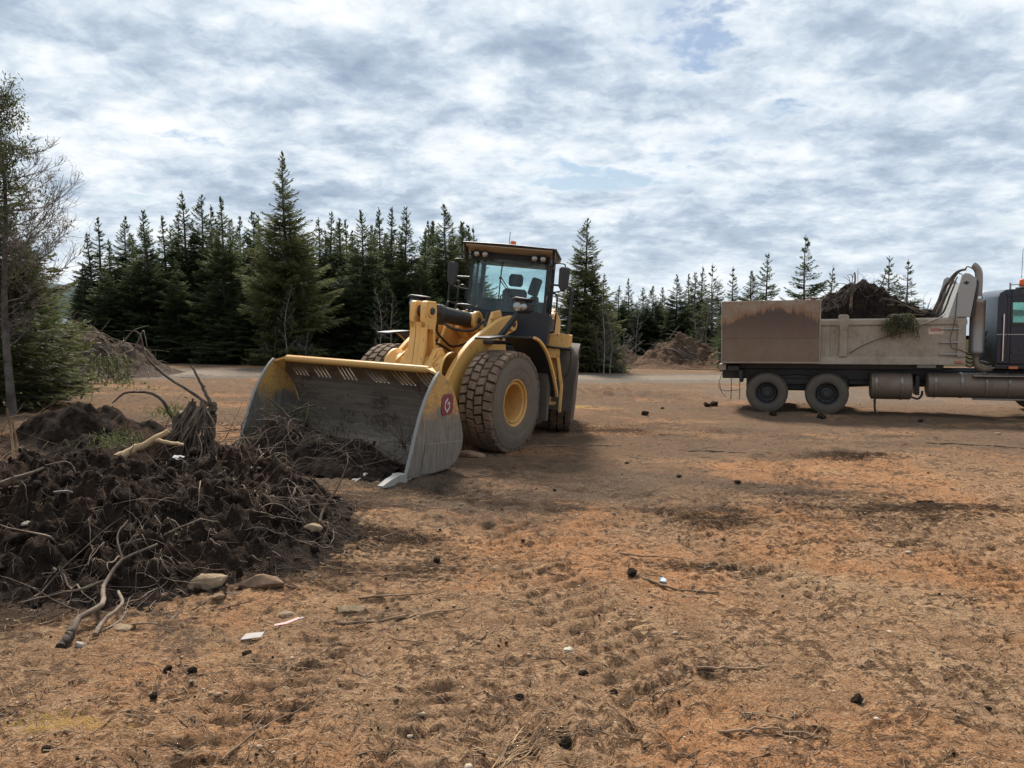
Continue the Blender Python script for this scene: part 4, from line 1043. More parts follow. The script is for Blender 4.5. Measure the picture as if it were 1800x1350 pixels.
# pillars: front pair lean back a little, rear pair upright
def pillar(p0, p1, wx, wy):
    bb = MB(); p0, p1 = np.array(p0, float), np.array(p1, float); V = []
    for p in (p0, p1):
        for sx, sy in ((-1, -1), (1, -1), (1, 1), (-1, 1)): V.append(p + np.array([sx * wx / 2, sy * wy / 2, 0]))
    bb.add(V, [(0, 3, 2, 1), (4, 5, 6, 7)] + [(i, (i + 1) % 4, 4 + (i + 1) % 4, 4 + i) for i in range(4)]); return bb
for s, ya, yb in ((-1, -.68, -.66), (1, .71, .70)):
    for x0, x1, wx, wy in ((-1.42, -1.46, .07, .045), (-2.78, -2.74, .12, .08), (-2.06, -2.06, .06, .04)): pillar((x0, ya, 2.2), (x1, yb, 3.28), wx, wy).build('pillar', M_black, cab)
b = MB(); b.box((-1.37, .015, 2.285), (.10, 1.36, .06)); b.box((-2.76, .015, 2.40), (.08, 1.36, .30)); b.build('window_surround', M_black, cab)
def pane(name, V, n_=(0, 0, 0), mat=M_glass):
    V = np.array(V, float); e = np.cross(V[1] - V[0], V[3] - V[0]); e /= np.linalg.norm(e); V2 = np.concatenate([V, V - e * .008])
    link(name, mesh_from(name, V2, [(0, 1, 2, 3), (7, 6, 5, 4), (0, 4, 5, 1), (1, 5, 6, 2), (2, 6, 7, 3), (3, 7, 4, 0)]), mat, cab)
# curved windscreen
cy = np.linspace(-.66, .69, 13); bow = lambda y: .11 * (1 - ((y - .015) / .675) ** 2)
Vw = []
for z, xo in ((2.28, -1.42), (3.24, -1.46)):
    for y in cy: Vw.append((xo + bow(y) + (.035 if z < 3 else 0), y, z))
nq = len(cy); Vw = np.array(Vw); Vw = np.concatenate([Vw, Vw - np.array([.009, 0, 0])])
F = []
for o_, fl in ((0, 0), (2 * nq, 1)):
    for i in range(nq - 1):
        q = (o_ + i, o_ + i + 1, o_ + nq + i + 1, o_ + nq + i); F.append(q[::-1] if fl else q)
link('windscreen', mesh_from('windscreen', Vw, F, True), M_glass, cab)
pane('side_window', [(-1.45, .715, 2.28), (-2.05, .715, 2.28), (-2.05, .70, 3.25), (-1.48, .70, 3.25)]); pane('side_window', [(-2.08, .715, 2.28), (-2.72, .715, 2.28), (-2.72, .70, 3.25), (-2.08, .70, 3.25)])
pane('side_window', [(-2.05, -.68, 2.28), (-1.45, -.68, 2.28), (-1.48, -.665, 3.25), (-2.05, -.665, 3.25)]); pane('side_window', [(-2.72, -.68, 2.28), (-2.08, -.68, 2.28), (-2.08, -.665, 3.25), (-2.72, -.665, 3.25)])
pane('rear_window', [(-2.77, .66, 2.52), (-2.77, -.63, 2.52), (-2.75, -.63, 3.24), (-2.75, .66, 3.24)])
# roof with front visor
b = MB(); b.prism([(-.98, 3.395), (-1.0, 3.425), (-2.0, 3.47), (-3.0, 3.45), (-3.05, 3.36), (-1.4, 3.345)], -.76, .82, .012); roof = b.build('roof', M_black, cab)
b = MB(); b.prism([(-.985, 3.385), (-1.36, 3.335), (-1.36, 3.30), (-.985, 3.365)], -.73, .79, .006); b.build('visor', M_beige, roof)
b = MB(); b.prism([(-1.36, 3.33), (-1.30, 3.22), (-1.42, 3.19), (-2.85, 3.19), (-2.85, 3.35)], -.70, .74, .02); b.build('headlining', M_inter, roof)
b = MB(); b.tube(curve_pts([(-2.6, -.78, 3.40), (-1.1, -.78, 3.40), (-.97, -.76, 3.40), (-.955, -.5, 3.405), (-.955, 0, 3.412), (-.955, .55, 3.405), (-.97, .82, 3.40), (-1.1, .84, 3.40), (-2.6, .84, 3.40)], 60), .017, 8); b.build('roof_rim', M_black, roof)
b = MB()
for s, y in ((-1, -.75), (1, .81)): b.prism([(-1.0, 3.39), (-1.25, 3.38), (-1.33, 3.12), (-1.22, 3.12)], y - .02, y + .02, .006)
b.build('visor_end', M_black, roof)
for y in (-.56, -.41, .47, .62):
    b = MB(); b.lathe([(1e-4, -.06), (.05, -.05), (.062, .0), (.062, .02), (.05, .03)], (-1.20, y, 3.245), (1, 0, -.15), 18); lh = b.build('work_light', M_black, roof)
    b = MB(); b.lathe([(.052, .022), (.03, .034), (1e-4, .038)], (-1.20, y, 3.245), (1, 0, -.15), 18); b.build('lens', M_lens, lh)
b = MB(); b.tube(curve_pts([(-1.19, -.40, 3.20), (-1.17, -.2, 3.18), (-1.16, .05, 3.19), (-1.17, .3, 3.16), (-1.19, .46, 3.19)], 20), .012, 6); b.build('light_cable', M_hose, roof)
b = MB(); b.lathe([(.055, 0), (.055, .03), (.05, .035)], (-1.9, -.02, 3.465), (0, 0, 1), 18); bc = b.build('beacon_base', M_black, roof)
b = MB(); b.lathe([(.055, .035), (.055, .10), (.045, .125), (1e-4, .13)], (-1.9, -.02, 3.465), (0, 0, 1), 18); b.build('beacon', M_orange, bc)
b = MB(); b.tube([(-2.1, -.12, 3.45), (-2.1, -.12, 3.78)], .006, 6); b.build('antenna', M_black, roof)
# cab interior
b = MB(); b.prism([(-2.05, 2.06), (-2.06, 2.16), (-2.45, 2.18), (-2.5, 2.06)], -.24, .28, .03); b.prism([(-2.42, 2.12), (-2.50, 2.74), (-2.58, 2.76), (-2.60, 2.12)], -.22, .26, .05); b.box((-2.3, .02, 1.95), (.4, .4, .25)); seat = b.build('seat', M_seat, cab)
b = MB(); b.prism([(-2.49, 2.80), (-2.51, 3.0), (-2.55, 3.04), (-2.60, 3.0), (-2.58, 2.80)], -.12, .16, .04); b.build('headrest', M_seat, seat)
b = MB(); b.tube([(-1.50, .05, 2.2), (-1.72, .05, 2.52)], .045, 10); b.lathe([(.19, 0), (.205, .015), (.19, .03), (.175, .015)], (-1.73, .05, 2.52), (-.45, 0, 1), 28, True); b.build('steering_wheel', M_inter, cab)
b = MB(); b.box((-2.1, .48, 2.40), (.14, .16, .46), .03, Matrix.Rotation(R(10), 3, 'X').to_4x4()); b.box((-2.1, .44, 2.80), (.10, .20, .34), .03, Matrix.Rotation(R(-14), 3, 'X').to_4x4()); b.build('console', M_inter, cab)
b = MB(); b.box((-1.55, 0, 2.25), (.2, 1.2, .12), .03); b.build('dashboard', M_inter, cab)
b = MB(); b.tube([(-1.285, .36, 2.28), (-1.275, .1, 2.62), (-1.28, -.09, 2.86)], .010, 6); b.tube([(-1.285, .31, 2.28), (-1.275, .06, 2.62), (-1.28, -.12, 2.83)], .008, 6)
b.tube([(-1.275, -.11, 2.46), (-1.285, -.11, 2.86), (-1.31, -.10, 3.16)], .011, 6); b.box((-1.285, -.11, 2.86), (.03, .05, .04)); b.build('wiper', M_black, cab)
# mirrors
for s, y0, y1, z in ((-1, -.70, -.95, 2.86), (1, .75, 1.02, 2.93)):
    b = MB(); b.tube(curve_pts([(-1.42, y0, z + .22), (-1.28, y0 + s * .10, z + .27), (-1.20, y1 - s * .02, z + .26), (-1.18, y1, z + .20)], 16), .012, 8)
    b.tube(curve_pts([(-1.42, y0, z - .24), (-1.25, y0 + s * .1, z - .24), (-1.18, y1, z - .20)], 12), .012, 8); ma = rb(b, 'mirror_arm', M_black)
    b = MB(); b.prism([(y1 - .09, z - .13), (y1 - .10, z + .17), (y1 - .06, z + .21), (y1 + .07, z + .20), (y1 + .095, z + .14), (y1 + .08, z - .12), (y1 + .03, z - .21), (y1 - .04, z - .21)], -1.21, -1.13, .02, 'x'); b.build('mirror', M_black, ma)
b = MB(); b.prism([(.70, 2.75), (.70, 3.05), (.76, 3.03), (.76, 2.72)], -1.37, -1.33, .01, 'x'); b.tube(curve_pts([(-1.40, .70, 2.66), (-1.33, .73, 2.62), (-1.33, .75, 2.75), (-1.34, .74, 3.06)], 12), .01, 6); rb(b, 'small_mirror', M_black)
# platforms, rails, steps on both sides
for s in (-1, 1):
    y0 = .78 * s; y1 = 1.20 * s; lo, hi = min(y0, y1), max(y0, y1)
    b = MB(); b.prism([(-1.78, 1.74), (-1.78, 1.98), (-2.9, 1.98), (-2.9, 1.74)], lo, hi, .015); tank = rb(b, 'side_tank', M_yel)
    b = MB(); b.box((-1.95, (lo + hi) / 2, 1.725), (.70, .52, .025)); b.build('step_plate', M_dark, tank)
    b = MB(); b.box((-1.78, s * .92, 1.62), (.24, .24, .18)); b.prism([(.60 * s, 1.62), (.62 * s, .70), (.95 * s, .68), (1.02 * s, 1.2), (.98 * s, 1.62)], -1.90, -1.86, .01, 'x')
    b.box((-1.93, s * .84, .68), (.34, .42, .04)); b.box((-1.93, s * .84, 1.15), (.30, .36, .04)); b.prism([(.98 * s, 1.60), (1.03 * s, 1.60), (1.16 * s, 1.02), (1.17 * s, .55), (1.12 * s, .55), (1.11 * s, 1.0)], -1.88, -1.66, .008, 'x')
    ladder = rb(b, 'step_frame', M_yel)
    b = MB(); b.tube(curve_pts([(-1.72, s * 1.02, 1.70), (-1.66, s * 1.22, 1.70), (-1.66, s * 1.25, 1.62), (-1.66, s * 1.25, 1.35), (-1.68, s * 1.18, 1.18)], 16), .014, 8); b.build('grab_handle', M_black, ladder)
    b = MB(); ry = 1.13 * s
    b.tube(curve_pts([(-1.86, ry, 1.95), (-1.86, ry, 2.3), (-1.86, ry, 2.74), (-1.86, ry - s * .03, 2.83), (-1.86, ry - s * .10, 2.85), (-1.70, .74 * s, 2.85)], 24), .019, 8); b.tube([(-2.75, ry, 1.95), (-2.75, ry, 2.83)], .017, 8); b.tube([(-1.86, ry, 2.80), (-2.75, ry, 2.82)], .017, 8); b.tube([(-1.86, ry, 2.38), (-1.80, s * .78, 2.38)], .009, 6); b.tube([(-1.86, ry, 2.38), (-2.75, ry, 2.38)], .012, 6)
    rb(b, 'handrail', M_black)
    b = MB(); b.tube(curve_pts([(-1.62, s * .80, 1.98), (-1.60, s * .90, 2.0), (-1.60, s * .91, 2.10), (-1.60, s * .91, 2.55), (-1.60, s * .89, 2.66), (-1.60, s * .82, 2.69), (-1.60, s * .77, 2.62), (-1.60, s * .76, 2.5), (-1.60, s * .76, 2.1)], 30), .017, 8); rb(b, 'grab_rail', M_black)
    b = MB(); rp = curve_pts([(-2.40, 1.15), (-2.48, 1.45), (-2.7, 1.66), (-3.0, 1.76), (-3.4, 1.80), (-3.9, 1.72), (-4.2, 1.5)], 16); b.strip(rp, min(s * .80, s * 1.36), max(s * .80, s * 1.36), .03)
    b.prism([(-2.36, .52), (-2.36, 1.22), (-2.40, 1.22), (-2.41, .52)], min(s * .82, s * 1.34), max(s * .82, s * 1.34), .006); rb(b, 'rear_fender', M_rubber_flap)
b = MB(); b.tube(curve_pts([(-1.30, -.72, 2.30), (-1.15, -.95, 2.36), (-1.1, -1.0, 2.30), (-1.1, -1.05, 2.12)], 14), .014, 6); b.tube(curve_pts([(-.95, -.80, 2.1), (-.95, -.80, 2.27), (-.95, -.76, 2.32), (-.95, -.55, 2.32), (-.95, -.50, 2.27), (-.95, -.50, 2.08)], 16), .018, 8); b.tube([(-.95, -.80, 2.22), (-.95, -.50, 2.22)], .012, 6); rb(b, 'access_rail', M_black)

# ------------------------------------------------------------------ dump truck (x forward from the rear axle, y away from the camera side, z up)
truck = empty('dump_truck', TRUCK)
tag(truck, 'navy dump truck with dusty grey box heaped with black soil', 'dump truck')
T_truck = tyre_mesh('truck_tyre', .53, .27, .285, 4, 44, .016, 72, 3, .2, False)
def trim_mesh():
    b = MB(); b.lathe([(.285, .10), (.30, .118), (.298, .128), (.275, .125), (.262, .10), (.255, -.02), (.235, -.055), (.165, -.065), (.16, -.01), (.15, .0), (.10, .005), (.095, .05), (.085, .065), (1e-4, .068)], (0, 0, 0), (0, 1, 0), 48)
    b.lathe([(.255, -.02), (.285, -.11)], (0, 0, 0), (0, 1, 0), 48)
    for i in range(10):
        a = i * 2 * math.pi / 10; p = np.array([.205 * math.cos(a), 0, .205 * math.sin(a)]); b.cyl(p + (0, -.065, 0), p + (0, -.025, 0), .018, 8, .004)
    return mesh_from('truck_rim', np.concatenate(b.V), b.F, True, 30)
RM_truck = trim_mesh()
M_trim = painted('black_truck_rim', (.03, .03, .03), .5, (.10, .085, .07), .4)
flip = Matrix.Rotation(math.pi, 4, 'Z')
BOXW = 2.46
for s_, dual in ((0, 1), (1.47, 1), (6.6, 0)):
    for side_ in (0, 1):
        for d_ in range(2 if dual else 1):
            y = (.135 + d_ * .31) if side_ == 0 else BOXW - .135 - d_ * .31
            if not dual: y = .20 if side_ == 0 else BOXW - .2
            m = Matrix.Translation((s_, y, .53)) @ Matrix.Rotation(.3 * s_ + d_, 4, 'Y') @ (flip if (side_ == 0) != (d_ == 1) else Matrix.Identity(4))
            e = empty('wheel', m, truck); link('tyre', T_truck, M_ttyre, e); link('rim', RM_truck, M_trim, e)
b = MB()
for s_ in (0, 1.47): b.cyl((s_, .4, .53), (s_, 2.06, .53), .11, 14)
b.cyl((.0, 1.23, .53), (3.6, 1.23, .75), .05, 10); b.lathe([(1e-4, -.25), (.2, -.18), (.24, 0), (.2, .18), (1e-4, .25)], (0, 1.23, .55), (0, 1, 0), 18); b.lathe([(1e-4, -.25), (.2, -.18), (.24, 0), (.2, .18), (1e-4, .25)], (1.47, 1.23, .55), (0, 1, 0), 18)
b.build('axles', M_dark, truck)
b = MB()
for y in (.82, 1.64): b.box((2.9, y, .98), (8.2, .09, .28))
for s_ in (-1.1, .7, 2.4, 4.2): b.box((s_, 1.23, .98), (.12, .8, .2))
b.box((1.5, 1.23, 1.22), (5.4, 1.3, .18)); b.box((.74, .62, .80), (1.9, .12, .16)); b.box((.74, 1.84, .80), (1.9, .12, .16))
b.build('chassis', M_dark, truck)
b = MB(); b.box((.74, 1.23, .74), (2.6, .95, .42), .05); b.box((3.1, 1.23, .82), (2.6, .7, .3), .05); b.prism([(-.45, .62), (-.2, .86), (.74, .98), (1.7, .86), (1.95, .62), (.74, .74)], .60, .70, .01); b.build('spring_and_dark_fill', M_dark, truck)  # boxes added to darken the gap under the frame, next to the spring
b = MB(); b.box((-1.14, .35, 1.20), (.18, .60, .17)); b.box((-1.14, 2.1, 1.20), (.18, .60, .17)); b.box((-1.14, 1.23, 1.20), (.14, 1.2, .12)); b.build('rear_bumper', M_box, truck)
for y in (.30, 2.16):
    b = MB(); b.prism([(-.72, 1.12), (-.70, .80), (-.62, .80), (-.60, 1.12)], y - .28, y + .28, .01); b.box((-.86, y, 1.17), (.3, .5, .14)); b.build('mud_flap', M_black, truck)
for x_, y in ((-.92, .12), (-.70, .10)):
    b = MB(); b.tube([(x_, y, 1.14), (x_ + .01, y, .62), (x_, y + .01, .33)], .011, 6); b.build('hanging_rod', M_dark, truck)
b = MB(); b.tube(curve_pts([(-1.1, .16, 1.1), (-1.2, .16, .9), (-1.24, .16, .65), (-1.1, .16, .55), (-.7, .12, .58)], 14), .008, 5); b.tube(curve_pts([(-1.22, .16, .75), (-1.16, .16, .5), (-1.05, .16, .38)], 8), .007, 5); b.build('loose_wire', M_hose, truck)

# dump box
box = empty('dump_box', None, truck)
X0, X1, Z0, ZR = -1.17, 4.57, 1.32, 2.45
b = MB(); b.box(((X0 + X1) / 2, BOXW / 2, Z0 + .05), (X1 - X0, BOXW - .12, .10)); b.build('box_floor', M_dark, box)
for s, ya in ((1, .06), (-1, BOXW - .06)):
    b = MB(); b.box(((X0 + X1) / 2, ya, 1.85), (X1 - X0, .03, 1.06), .006); wall = b.build('side_wall', M_box, box)
    b = MB(); b.prism([(-.055 * s + ya, 2.30), (-.055 * s + ya, 2.41), (-.02 * s + ya, ZR), (.05 * s + ya, ZR), (.05 * s + ya, 2.24), (.0 * s + ya, 2.24)], X0, X1, .012, 'x'); b.build('top_rail', M_box, wall)
    b = MB(); b.prism([(-.065 * s + ya, 1.30), (-.065 * s + ya, 1.40), (-.018 * s + ya, 1.50), (.04 * s + ya, 1.50), (.04 * s + ya, 1.30)], X0, X1, .01, 'x'); b.build('bottom_rail', M_box, wall)
    for s_, wd, zt in ((1.83, .20, 2.56), (-1.08, .18, 2.50), (4.47, .18, 2.42)):
        b = MB(); b.prism([(s_ - wd / 2, 1.49), (s_ - wd / 2 + .01, 2.24), (s_ - wd * .62, 2.30), (s_ - wd * .62, zt - .04), (s_ - wd * .4, zt), (s_ + wd * .4, zt), (s_ + wd * .62, zt - .04), (s_ + wd * .62, 2.30), (s_ + wd / 2 - .01, 2.24), (s_ + wd / 2, 1.49)], min(ya - .07 * s, ya), max(ya - .07 * s, ya), .01); b.build('side_post', M_box, wall)
    b = MB(); b.box((1.56, ya - .02 * s, 1.86), (.05, .03, .76), .006); b.build('side_rib', M_box, wall)
    if s > 0:
        for z in (1.56, 1.85, 2.18): b2 = MB(); b2.box((4.24, ya - .045, z), (.50, .07, .028), .005); b2.build('step_rung', M_shield, wall)
        b = MB(); b.box((3.92, ya - .020, 2.125), (.33, .008, .165), .002); st = b.build('sticker', simple('sticker_paper', (.52, .42, .33), .55, 0, .15, 20), wall)
        b = MB(); r3 = np.random.default_rng(5)
        for i in range(7): b.box((3.81 + i * .036, ya - .0265, 2.155 + .004 * i * .2), (.024, .004, .05), .001)
        b.box((3.91, ya - .0265, 2.187), (.26, .004, .010), .001); b.box((3.91, ya - .0265, 2.122), (.25, .004, .008), .001)
        for i in range(5): b.box((3.90 + i * .033, ya - .0265, 2.070), (.018, .004, .008), .001)
        b.build('lettering', simple('sticker_red', (.33, .07, .06), .55, 0, .2, 60), st)
        b = MB(); b.box((4.42, ya - .083, 1.365), (.17, .02, .055), .006); b.build('marker_light', simple('marker_lens', (.40, .11, .06), .3, 0, .2), wall)
        b = MB(); b.box((3.75, .15, 1.255), (.42, .04, .08), .006); b.build('licence_plate_bracket', M_shield, wall)
b = MB(); b.box((X1 - .02, BOXW / 2, 1.95), (.05, BOXW - .14, 1.3), .01); b.prism([(4.36, 2.44), (4.50, 3.30), (4.62, 3.30), (4.58, 2.44)], .12, BOXW - .12, .01); b.build('headboard', M_shield, box)
for ya in (.0, BOXW - .08):
    b = MB(); b.prism([(4.17, 2.455), (4.40, 3.30), (4.43, 3.46), (4.50, 3.52), (4.60, 3.50), (4.74, 3.38), (4.745, 3.22), (4.64, 2.455)], ya, ya + .08, .02); gw = b.build('shield_wing', M_shield, box)
    b = MB(); b.prism([(4.66, 2.46), (4.755, 3.22), (4.75, 3.36), (4.80, 3.30), (4.79, 3.15), (4.70, 2.46)], ya + .02, ya + .08, .008); b.build('wing_edge', M_dark, gw)
    if ya == 0:
        b = MB(); b.prism([(4.46, 3.28), (4.53, 3.33), (4.60, 3.28), (4.53, 3.23)], -.006, .004, .002); b.build('emblem', M_black, gw)
# tailgate swung right round on its side hinge and lying along the box
b = MB(); b.box((.06, -.06, 2.13), (2.46, .05, 1.64), .008); gate = b.build('tailgate', M_gate, box)
b = MB(); b.box((.06, -.062, 1.335), (2.47, .075, .035), .006); b.box((-1.155, -.062, 2.13), (.035, .075, 1.6), .006); b.box((1.275, -.062, 2.13), (.03, .072, 1.62), .006); b.build('gate_edge', M_box, gate)
b = MB(); b.box((.06, -.088, 1.985), (2.40, .008, .022), .003); b.box((.06, -.087, 2.62), (2.40, .006, .016), .002); b.build('gate_seam', M_gate, gate)
b = MB(); b.box((1.20, -.05, 2.985), (.5, .035, .035), .008); b.box((1.44, -.05, 2.97), (.05, .06, .08), .01); b.build('gate_latch', M_root, gate)
for z in (1.5, 2.75):
    b = MB(); b.cyl((-1.20, -.03, z - .09), (-1.20, -.03, z + .09), .03, 10); b.build('gate_hinge', M_dark, gate)
b = MB(); b.tube(curve_pts([(4.10, .02, 2.55), (3.98, -.02, 2.46), (3.6, -.03, 2.30), (3.2, -.03, 2.16)], 16), .016, 6); b.build('tarp_bar', M_shield, box)
b = MB(); b.tube(curve_pts([(3.2, -.02, 2.10), (2.7, -.02, 1.95), (2.3, -.02, 1.78), (1.98, -.02, 1.58)], 14), .011, 6); b.build('strap', M_hose, box)
b = MB(); b.tube(curve_pts([(4.34, -.02, 3.05), (4.31, -.02, 2.4), (4.25, -.02, 2.1), (4.22, -.02, 1.95), (4.26, -.02, 1.72), (4.45, -.02, 1.66), (4.55, -.02, 1.6)], 24), .008, 5); b.build('air_line', M_hose, box)

# tanks, exhaust and cab
def tank_(name, x0, x1, r_, y, z, bands, mat):
    b = MB(); L = x1 - x0; b.lathe([(1e-4, .0), (r_ * .8, .0), (r_ * .97, .025), (r_, .05), (r_, L - .05), (r_ * .97, L - .025), (r_ * .8, L), (1e-4, L)], (x0, y, z), (1, 0, 0), 40); o = b.build(name, mat, truck)
    for q in bands:
        b = MB(); b.lathe([(r_ + .001, 0), (r_ + .012, .004), (r_ + .012, .056), (r_ + .001, .06)], (x0 + q, y, z), (1, 0, 0), 40); b.box((x0 + q + .03, y - r_ - .01, z + .05), (.05, .03, .10), .006); b.build('tank_strap', M_stack, o)
    return o
tank_('air_tank', 2.50, 3.46, .345, .37, .735, (.10, .68), M_tank)
ft = tank_('fuel_tank', 3.78, 6.05, .31, .34, .775, (.15, .72, 1.24, 1.72), M_tank)
b = MB(); b.box((5.4, .06, 1.03), (1.3, .16, .03)); b.box((5.4, .05, .47), (1.3, .18, .035)); b.build('step', M_stack, ft)
b = MB(); b.box((3.6, .6, .75), (.10, .4, .5)); b.box((2.6, .10, .36), (.06, .05, .1)); b.tube(curve_pts([(2.60, .05, .42), (2.60, .05, .2), (2.64, .05, .02)], 6), .03, 6); b.tube(curve_pts([(3.45, .3, .46), (3.6, .3, .42), (3.68, .3, .5), (3.70, .3, .62)], 8), .03, 6); b.build('tank_bracket', M_dark, truck)
MX, MY = 4.83, .22
b = MB(); b.lathe([(.07, -.12), (.09, -.06), (.165, .0), (.17, .02), (.17, .10), (.166, .105), (.166, 1.20), (.17, 1.205), (.17, 1.27), (.165, 1.29), (.09, 1.31), (.085, 1.40)], (MX, MY, 1.58), (0, 0, 1), 32); ex = b.build('muffler', M_stack, truck)
b = MB(); pp = curve_pts([(MX, MY, 2.86), (MX, MY, 3.1), (MX, MY, 3.42), (MX - .02, MY, 3.56), (MX - .08, MY, 3.66), (MX - .14, MY, 3.70)], 24)
V, F_ = tubes(pp[None], np.full((1, 24), .085), 20); V2, F2_ = tubes(pp[None], np.full((1, 24), .074), 20)
b.add(V, [tuple(f)[::-1] for f in F_.tolist()]); b.add(V2, F2_.tolist()); k0 = 23 * 20; n1_ = len(V)
b.add(np.concatenate([V[-20:], V2[-20:]]), [(i, (i + 1) % 20, 20 + (i + 1) % 20, 20 + i) for i in range(20)]); b.build('stack_pipe', M_stack, ex)
b = MB(); b.lathe([(.095, 0), (.095, .05)], (MX, MY, 2.90), (0, 0, 1), 24); b.build('pipe_clamp', M_chrome, ex)
b = MB(); b.tube(curve_pts([(MX, MY, 1.50), (MX + .02, MY, 1.30), (MX + .12, MY + .02, 1.20), (MX + .35, MY + .1, 1.2)], 12), .075, 14); b.build('elbow_pipe', M_tank, ex)
b = MB()
for i in range(4): b.tube(curve_pts([(4.62, .45, 1.3 + .1 * i), (4.75, .42, 1.22 + .1 * i), (4.9, .5, 1.35 + .08 * i), (5.1, .5, 1.5 + .2 * i)], 10), .018, 6)
b.build('air_hose', M_hose, truck)
tcab = empty('cab', Matrix.Translation((.13, 0, 0)), truck)
cabp = [(5.10, 1.33), (5.10, 2.90), (5.14, 3.02), (5.26, 3.10), (6.4, 3.14), (6.62, 3.06), (6.78, 2.35), (6.80, 2.2), (6.80, 1.33)]
# side walls with a window opening: door skin built round the opening
def cab_side(y0, y1):
    b = MB(); wx0, wx1, wz0, wz1 = 5.38, 6.42, 2.27, 2.82
    b.prism([(5.10, 1.33), (5.10, 2.90), (5.14, 3.02), (5.26, 3.10), (wx0, 3.105), (wx0, 1.33)], y0, y1, .012)
    b.prism([(wx1, 1.33), (wx1, 3.135), (6.4, 3.14), (6.62, 3.06), (6.78, 2.35), (6.80, 2.2), (6.80, 1.33)], y0, y1, .012)
    b.prism([(wx0, 1.33), (wx0, wz0), (wx1, wz0), (wx1, 1.33)], y0 + .001, y1 - .001, .004); b.prism([(wx0, wz1), (wx0, 3.105), (wx1, 3.13), (wx1, wz1)], y0 + .001, y1 - .001, .004)
    return b, (wx0, wx1, wz0, wz1)
for y0, y1, s in ((.10, .16, 1), (BOXW - .16, BOXW - .10, -1)):
    b, (wx0, wx1, wz0, wz1) = cab_side(y0, y1); dr = b.build('cab_side', M_navy, tcab)
    b = MB(); yo = y0 - .012 if s > 0 else y1 + .012
    b.box((wx0 - .0, yo, (wz0 + wz1) / 2), (.045, .02, wz1 - wz0 + .09)); b.box((wx1, yo, (wz0 + wz1) / 2), (.045, .02, wz1 - wz0 + .09)); b.box(((wx0 + wx1) / 2, yo, wz0 - .01), (wx1 - wx0, .02, .045)); b.box(((wx0 + wx1) / 2, yo, wz1 + .01), (wx1 - wx0, .02, .045)); b.build('window_seal', M_black, dr)
    b = MB(); b.box(((wx0 + wx1) / 2, (y0 + y1) / 2, (wz0 + wz1) / 2), (wx1 - wx0 + .04, .006, wz1 - wz0 + .04), .001); b.build('window_pane', M_glass_clear, dr)
    b = MB(); yo = y0 - .004 if s > 0 else y1 + .004
    dp = [(5.33, 1.48), (5.30, 2.86), (5.36, 2.93), (6.45, 2.96), (6.52, 2.88), (6.6, 2.2), (6.6, 1.48), (6.5, 1.40), (5.40, 1.40)]
    lp2 = curve_pts([(x, yo, z) for x, z in dp] + [(dp[0][0], yo, dp[0][1])], 60); b.tube(lp2, .012, 5); b.build('door_seam', M_black, dr)
    b = MB(); b.box((5.75, yo - .0, 2.03), (1.3, .01, .022)); b.build('trim_line', M_shield, dr)
    b = MB(); yo2 = yo - .05 if s > 0 else yo + .05
    b.tube([(5.22, yo2, 1.40), (5.22, yo2, 2.52)], .018, 10); b.box((5.22, (yo + yo2) / 2, 1.42), (.04, .06, .05)); b.box((5.22, (yo + yo2) / 2, 2.50), (.04, .06, .05)); b.build('grab_bar', M_chrome, dr)
    b = MB(); b.box((5.47, yo - .008 * s, 1.62), (.11, .02, .12), .01); b.box((5.60, yo - .01 * s, 1.57), (.16, .02, .035), .01); b.cyl((5.50, yo - .03 * s, 1.62), (5.50, yo, 1.62), .016, 10); b.build('door_lock', M_dark, dr)
    b = MB(); b.box((5.46, yo - .01 * s, 1.235), (.20, .03, .065)); b.build('marker_light', simple('cab_marker', (.45, .13, .06), .3, 0, .15), dr)
b = MB(); b.prism([(5.10, 1.30), (5.10, 2.90), (5.14, 3.02), (5.26, 3.10), (6.4, 3.14), (6.6, 3.06), (6.6, 3.03), (6.4, 3.105), (5.27, 3.06), (5.17, 3.0), (5.14, 2.89), (5.14, 1.30)], .161, BOXW - .161, .004)
b.box((5.95, BOXW / 2, 1.27), (1.72, BOXW - .3, .10)); b.build('cab_shell', M_navy, tcab)
b = MB(); b.box((6.79, BOXW / 2, 1.75), (.04, BOXW - .34, .86)); b.prism([(6.80, 1.2), (6.80, 2.15), (8.5, 2.0), (8.75, 1.85), (8.75, .75), (7.4, .85), (7.3, 1.15)], .42, BOXW - .42, .06); b.build('hood', M_navy, tcab)
b = MB(); V = [(6.77, .2, 2.25), (6.77, BOXW - .2, 2.25), (6.60, BOXW - .22, 3.03), (6.60, .22, 3.03)]; V = V + [(x + .01, y, z) for x, y, z in V]; b.add(V, [(0, 3, 2, 1), (4, 5, 6, 7), (0, 1, 5, 4), (1, 2, 6, 5), (2, 3, 7, 6), (3, 0, 4, 7)]); b.build('windscreen', M_glass_clear, tcab)
for y0, y1 in ((.02, .42), (BOXW - .42, BOXW - .02)):
    b = MB(); b.strip(curve_pts([(5.95, .95), (6.02, 1.15), (6.25, 1.28), (6.6, 1.32), (6.95, 1.28), (7.2, 1.12), (7.3, .9)], 16), y0, y1, .03); b.build('front_fender', M_navy, tcab)
b = MB(); b.box((8.85, BOXW / 2, .72), (.22, BOXW - .1, .36), .04); b.build('front_bumper', M_stack, truck)
b = MB(); b.prism([(5.55, 2.98), (5.52, 3.09), (6.75, 3.15), (6.9, 3.05)], .085, .099, .004); b.box((5.78, .30, 3.135), (.5, .42, .05)); b.build('roof_bracket', M_dark, tcab)
b = MB(); b.tube([(5.38, .30, 3.10), (5.38, .30, 3.26)], .022, 8); b.tube([(5.38, .30, 3.215), (6.3, .30, 3.225)], .012, 6); b.build('roof_rail', M_shield, tcab)
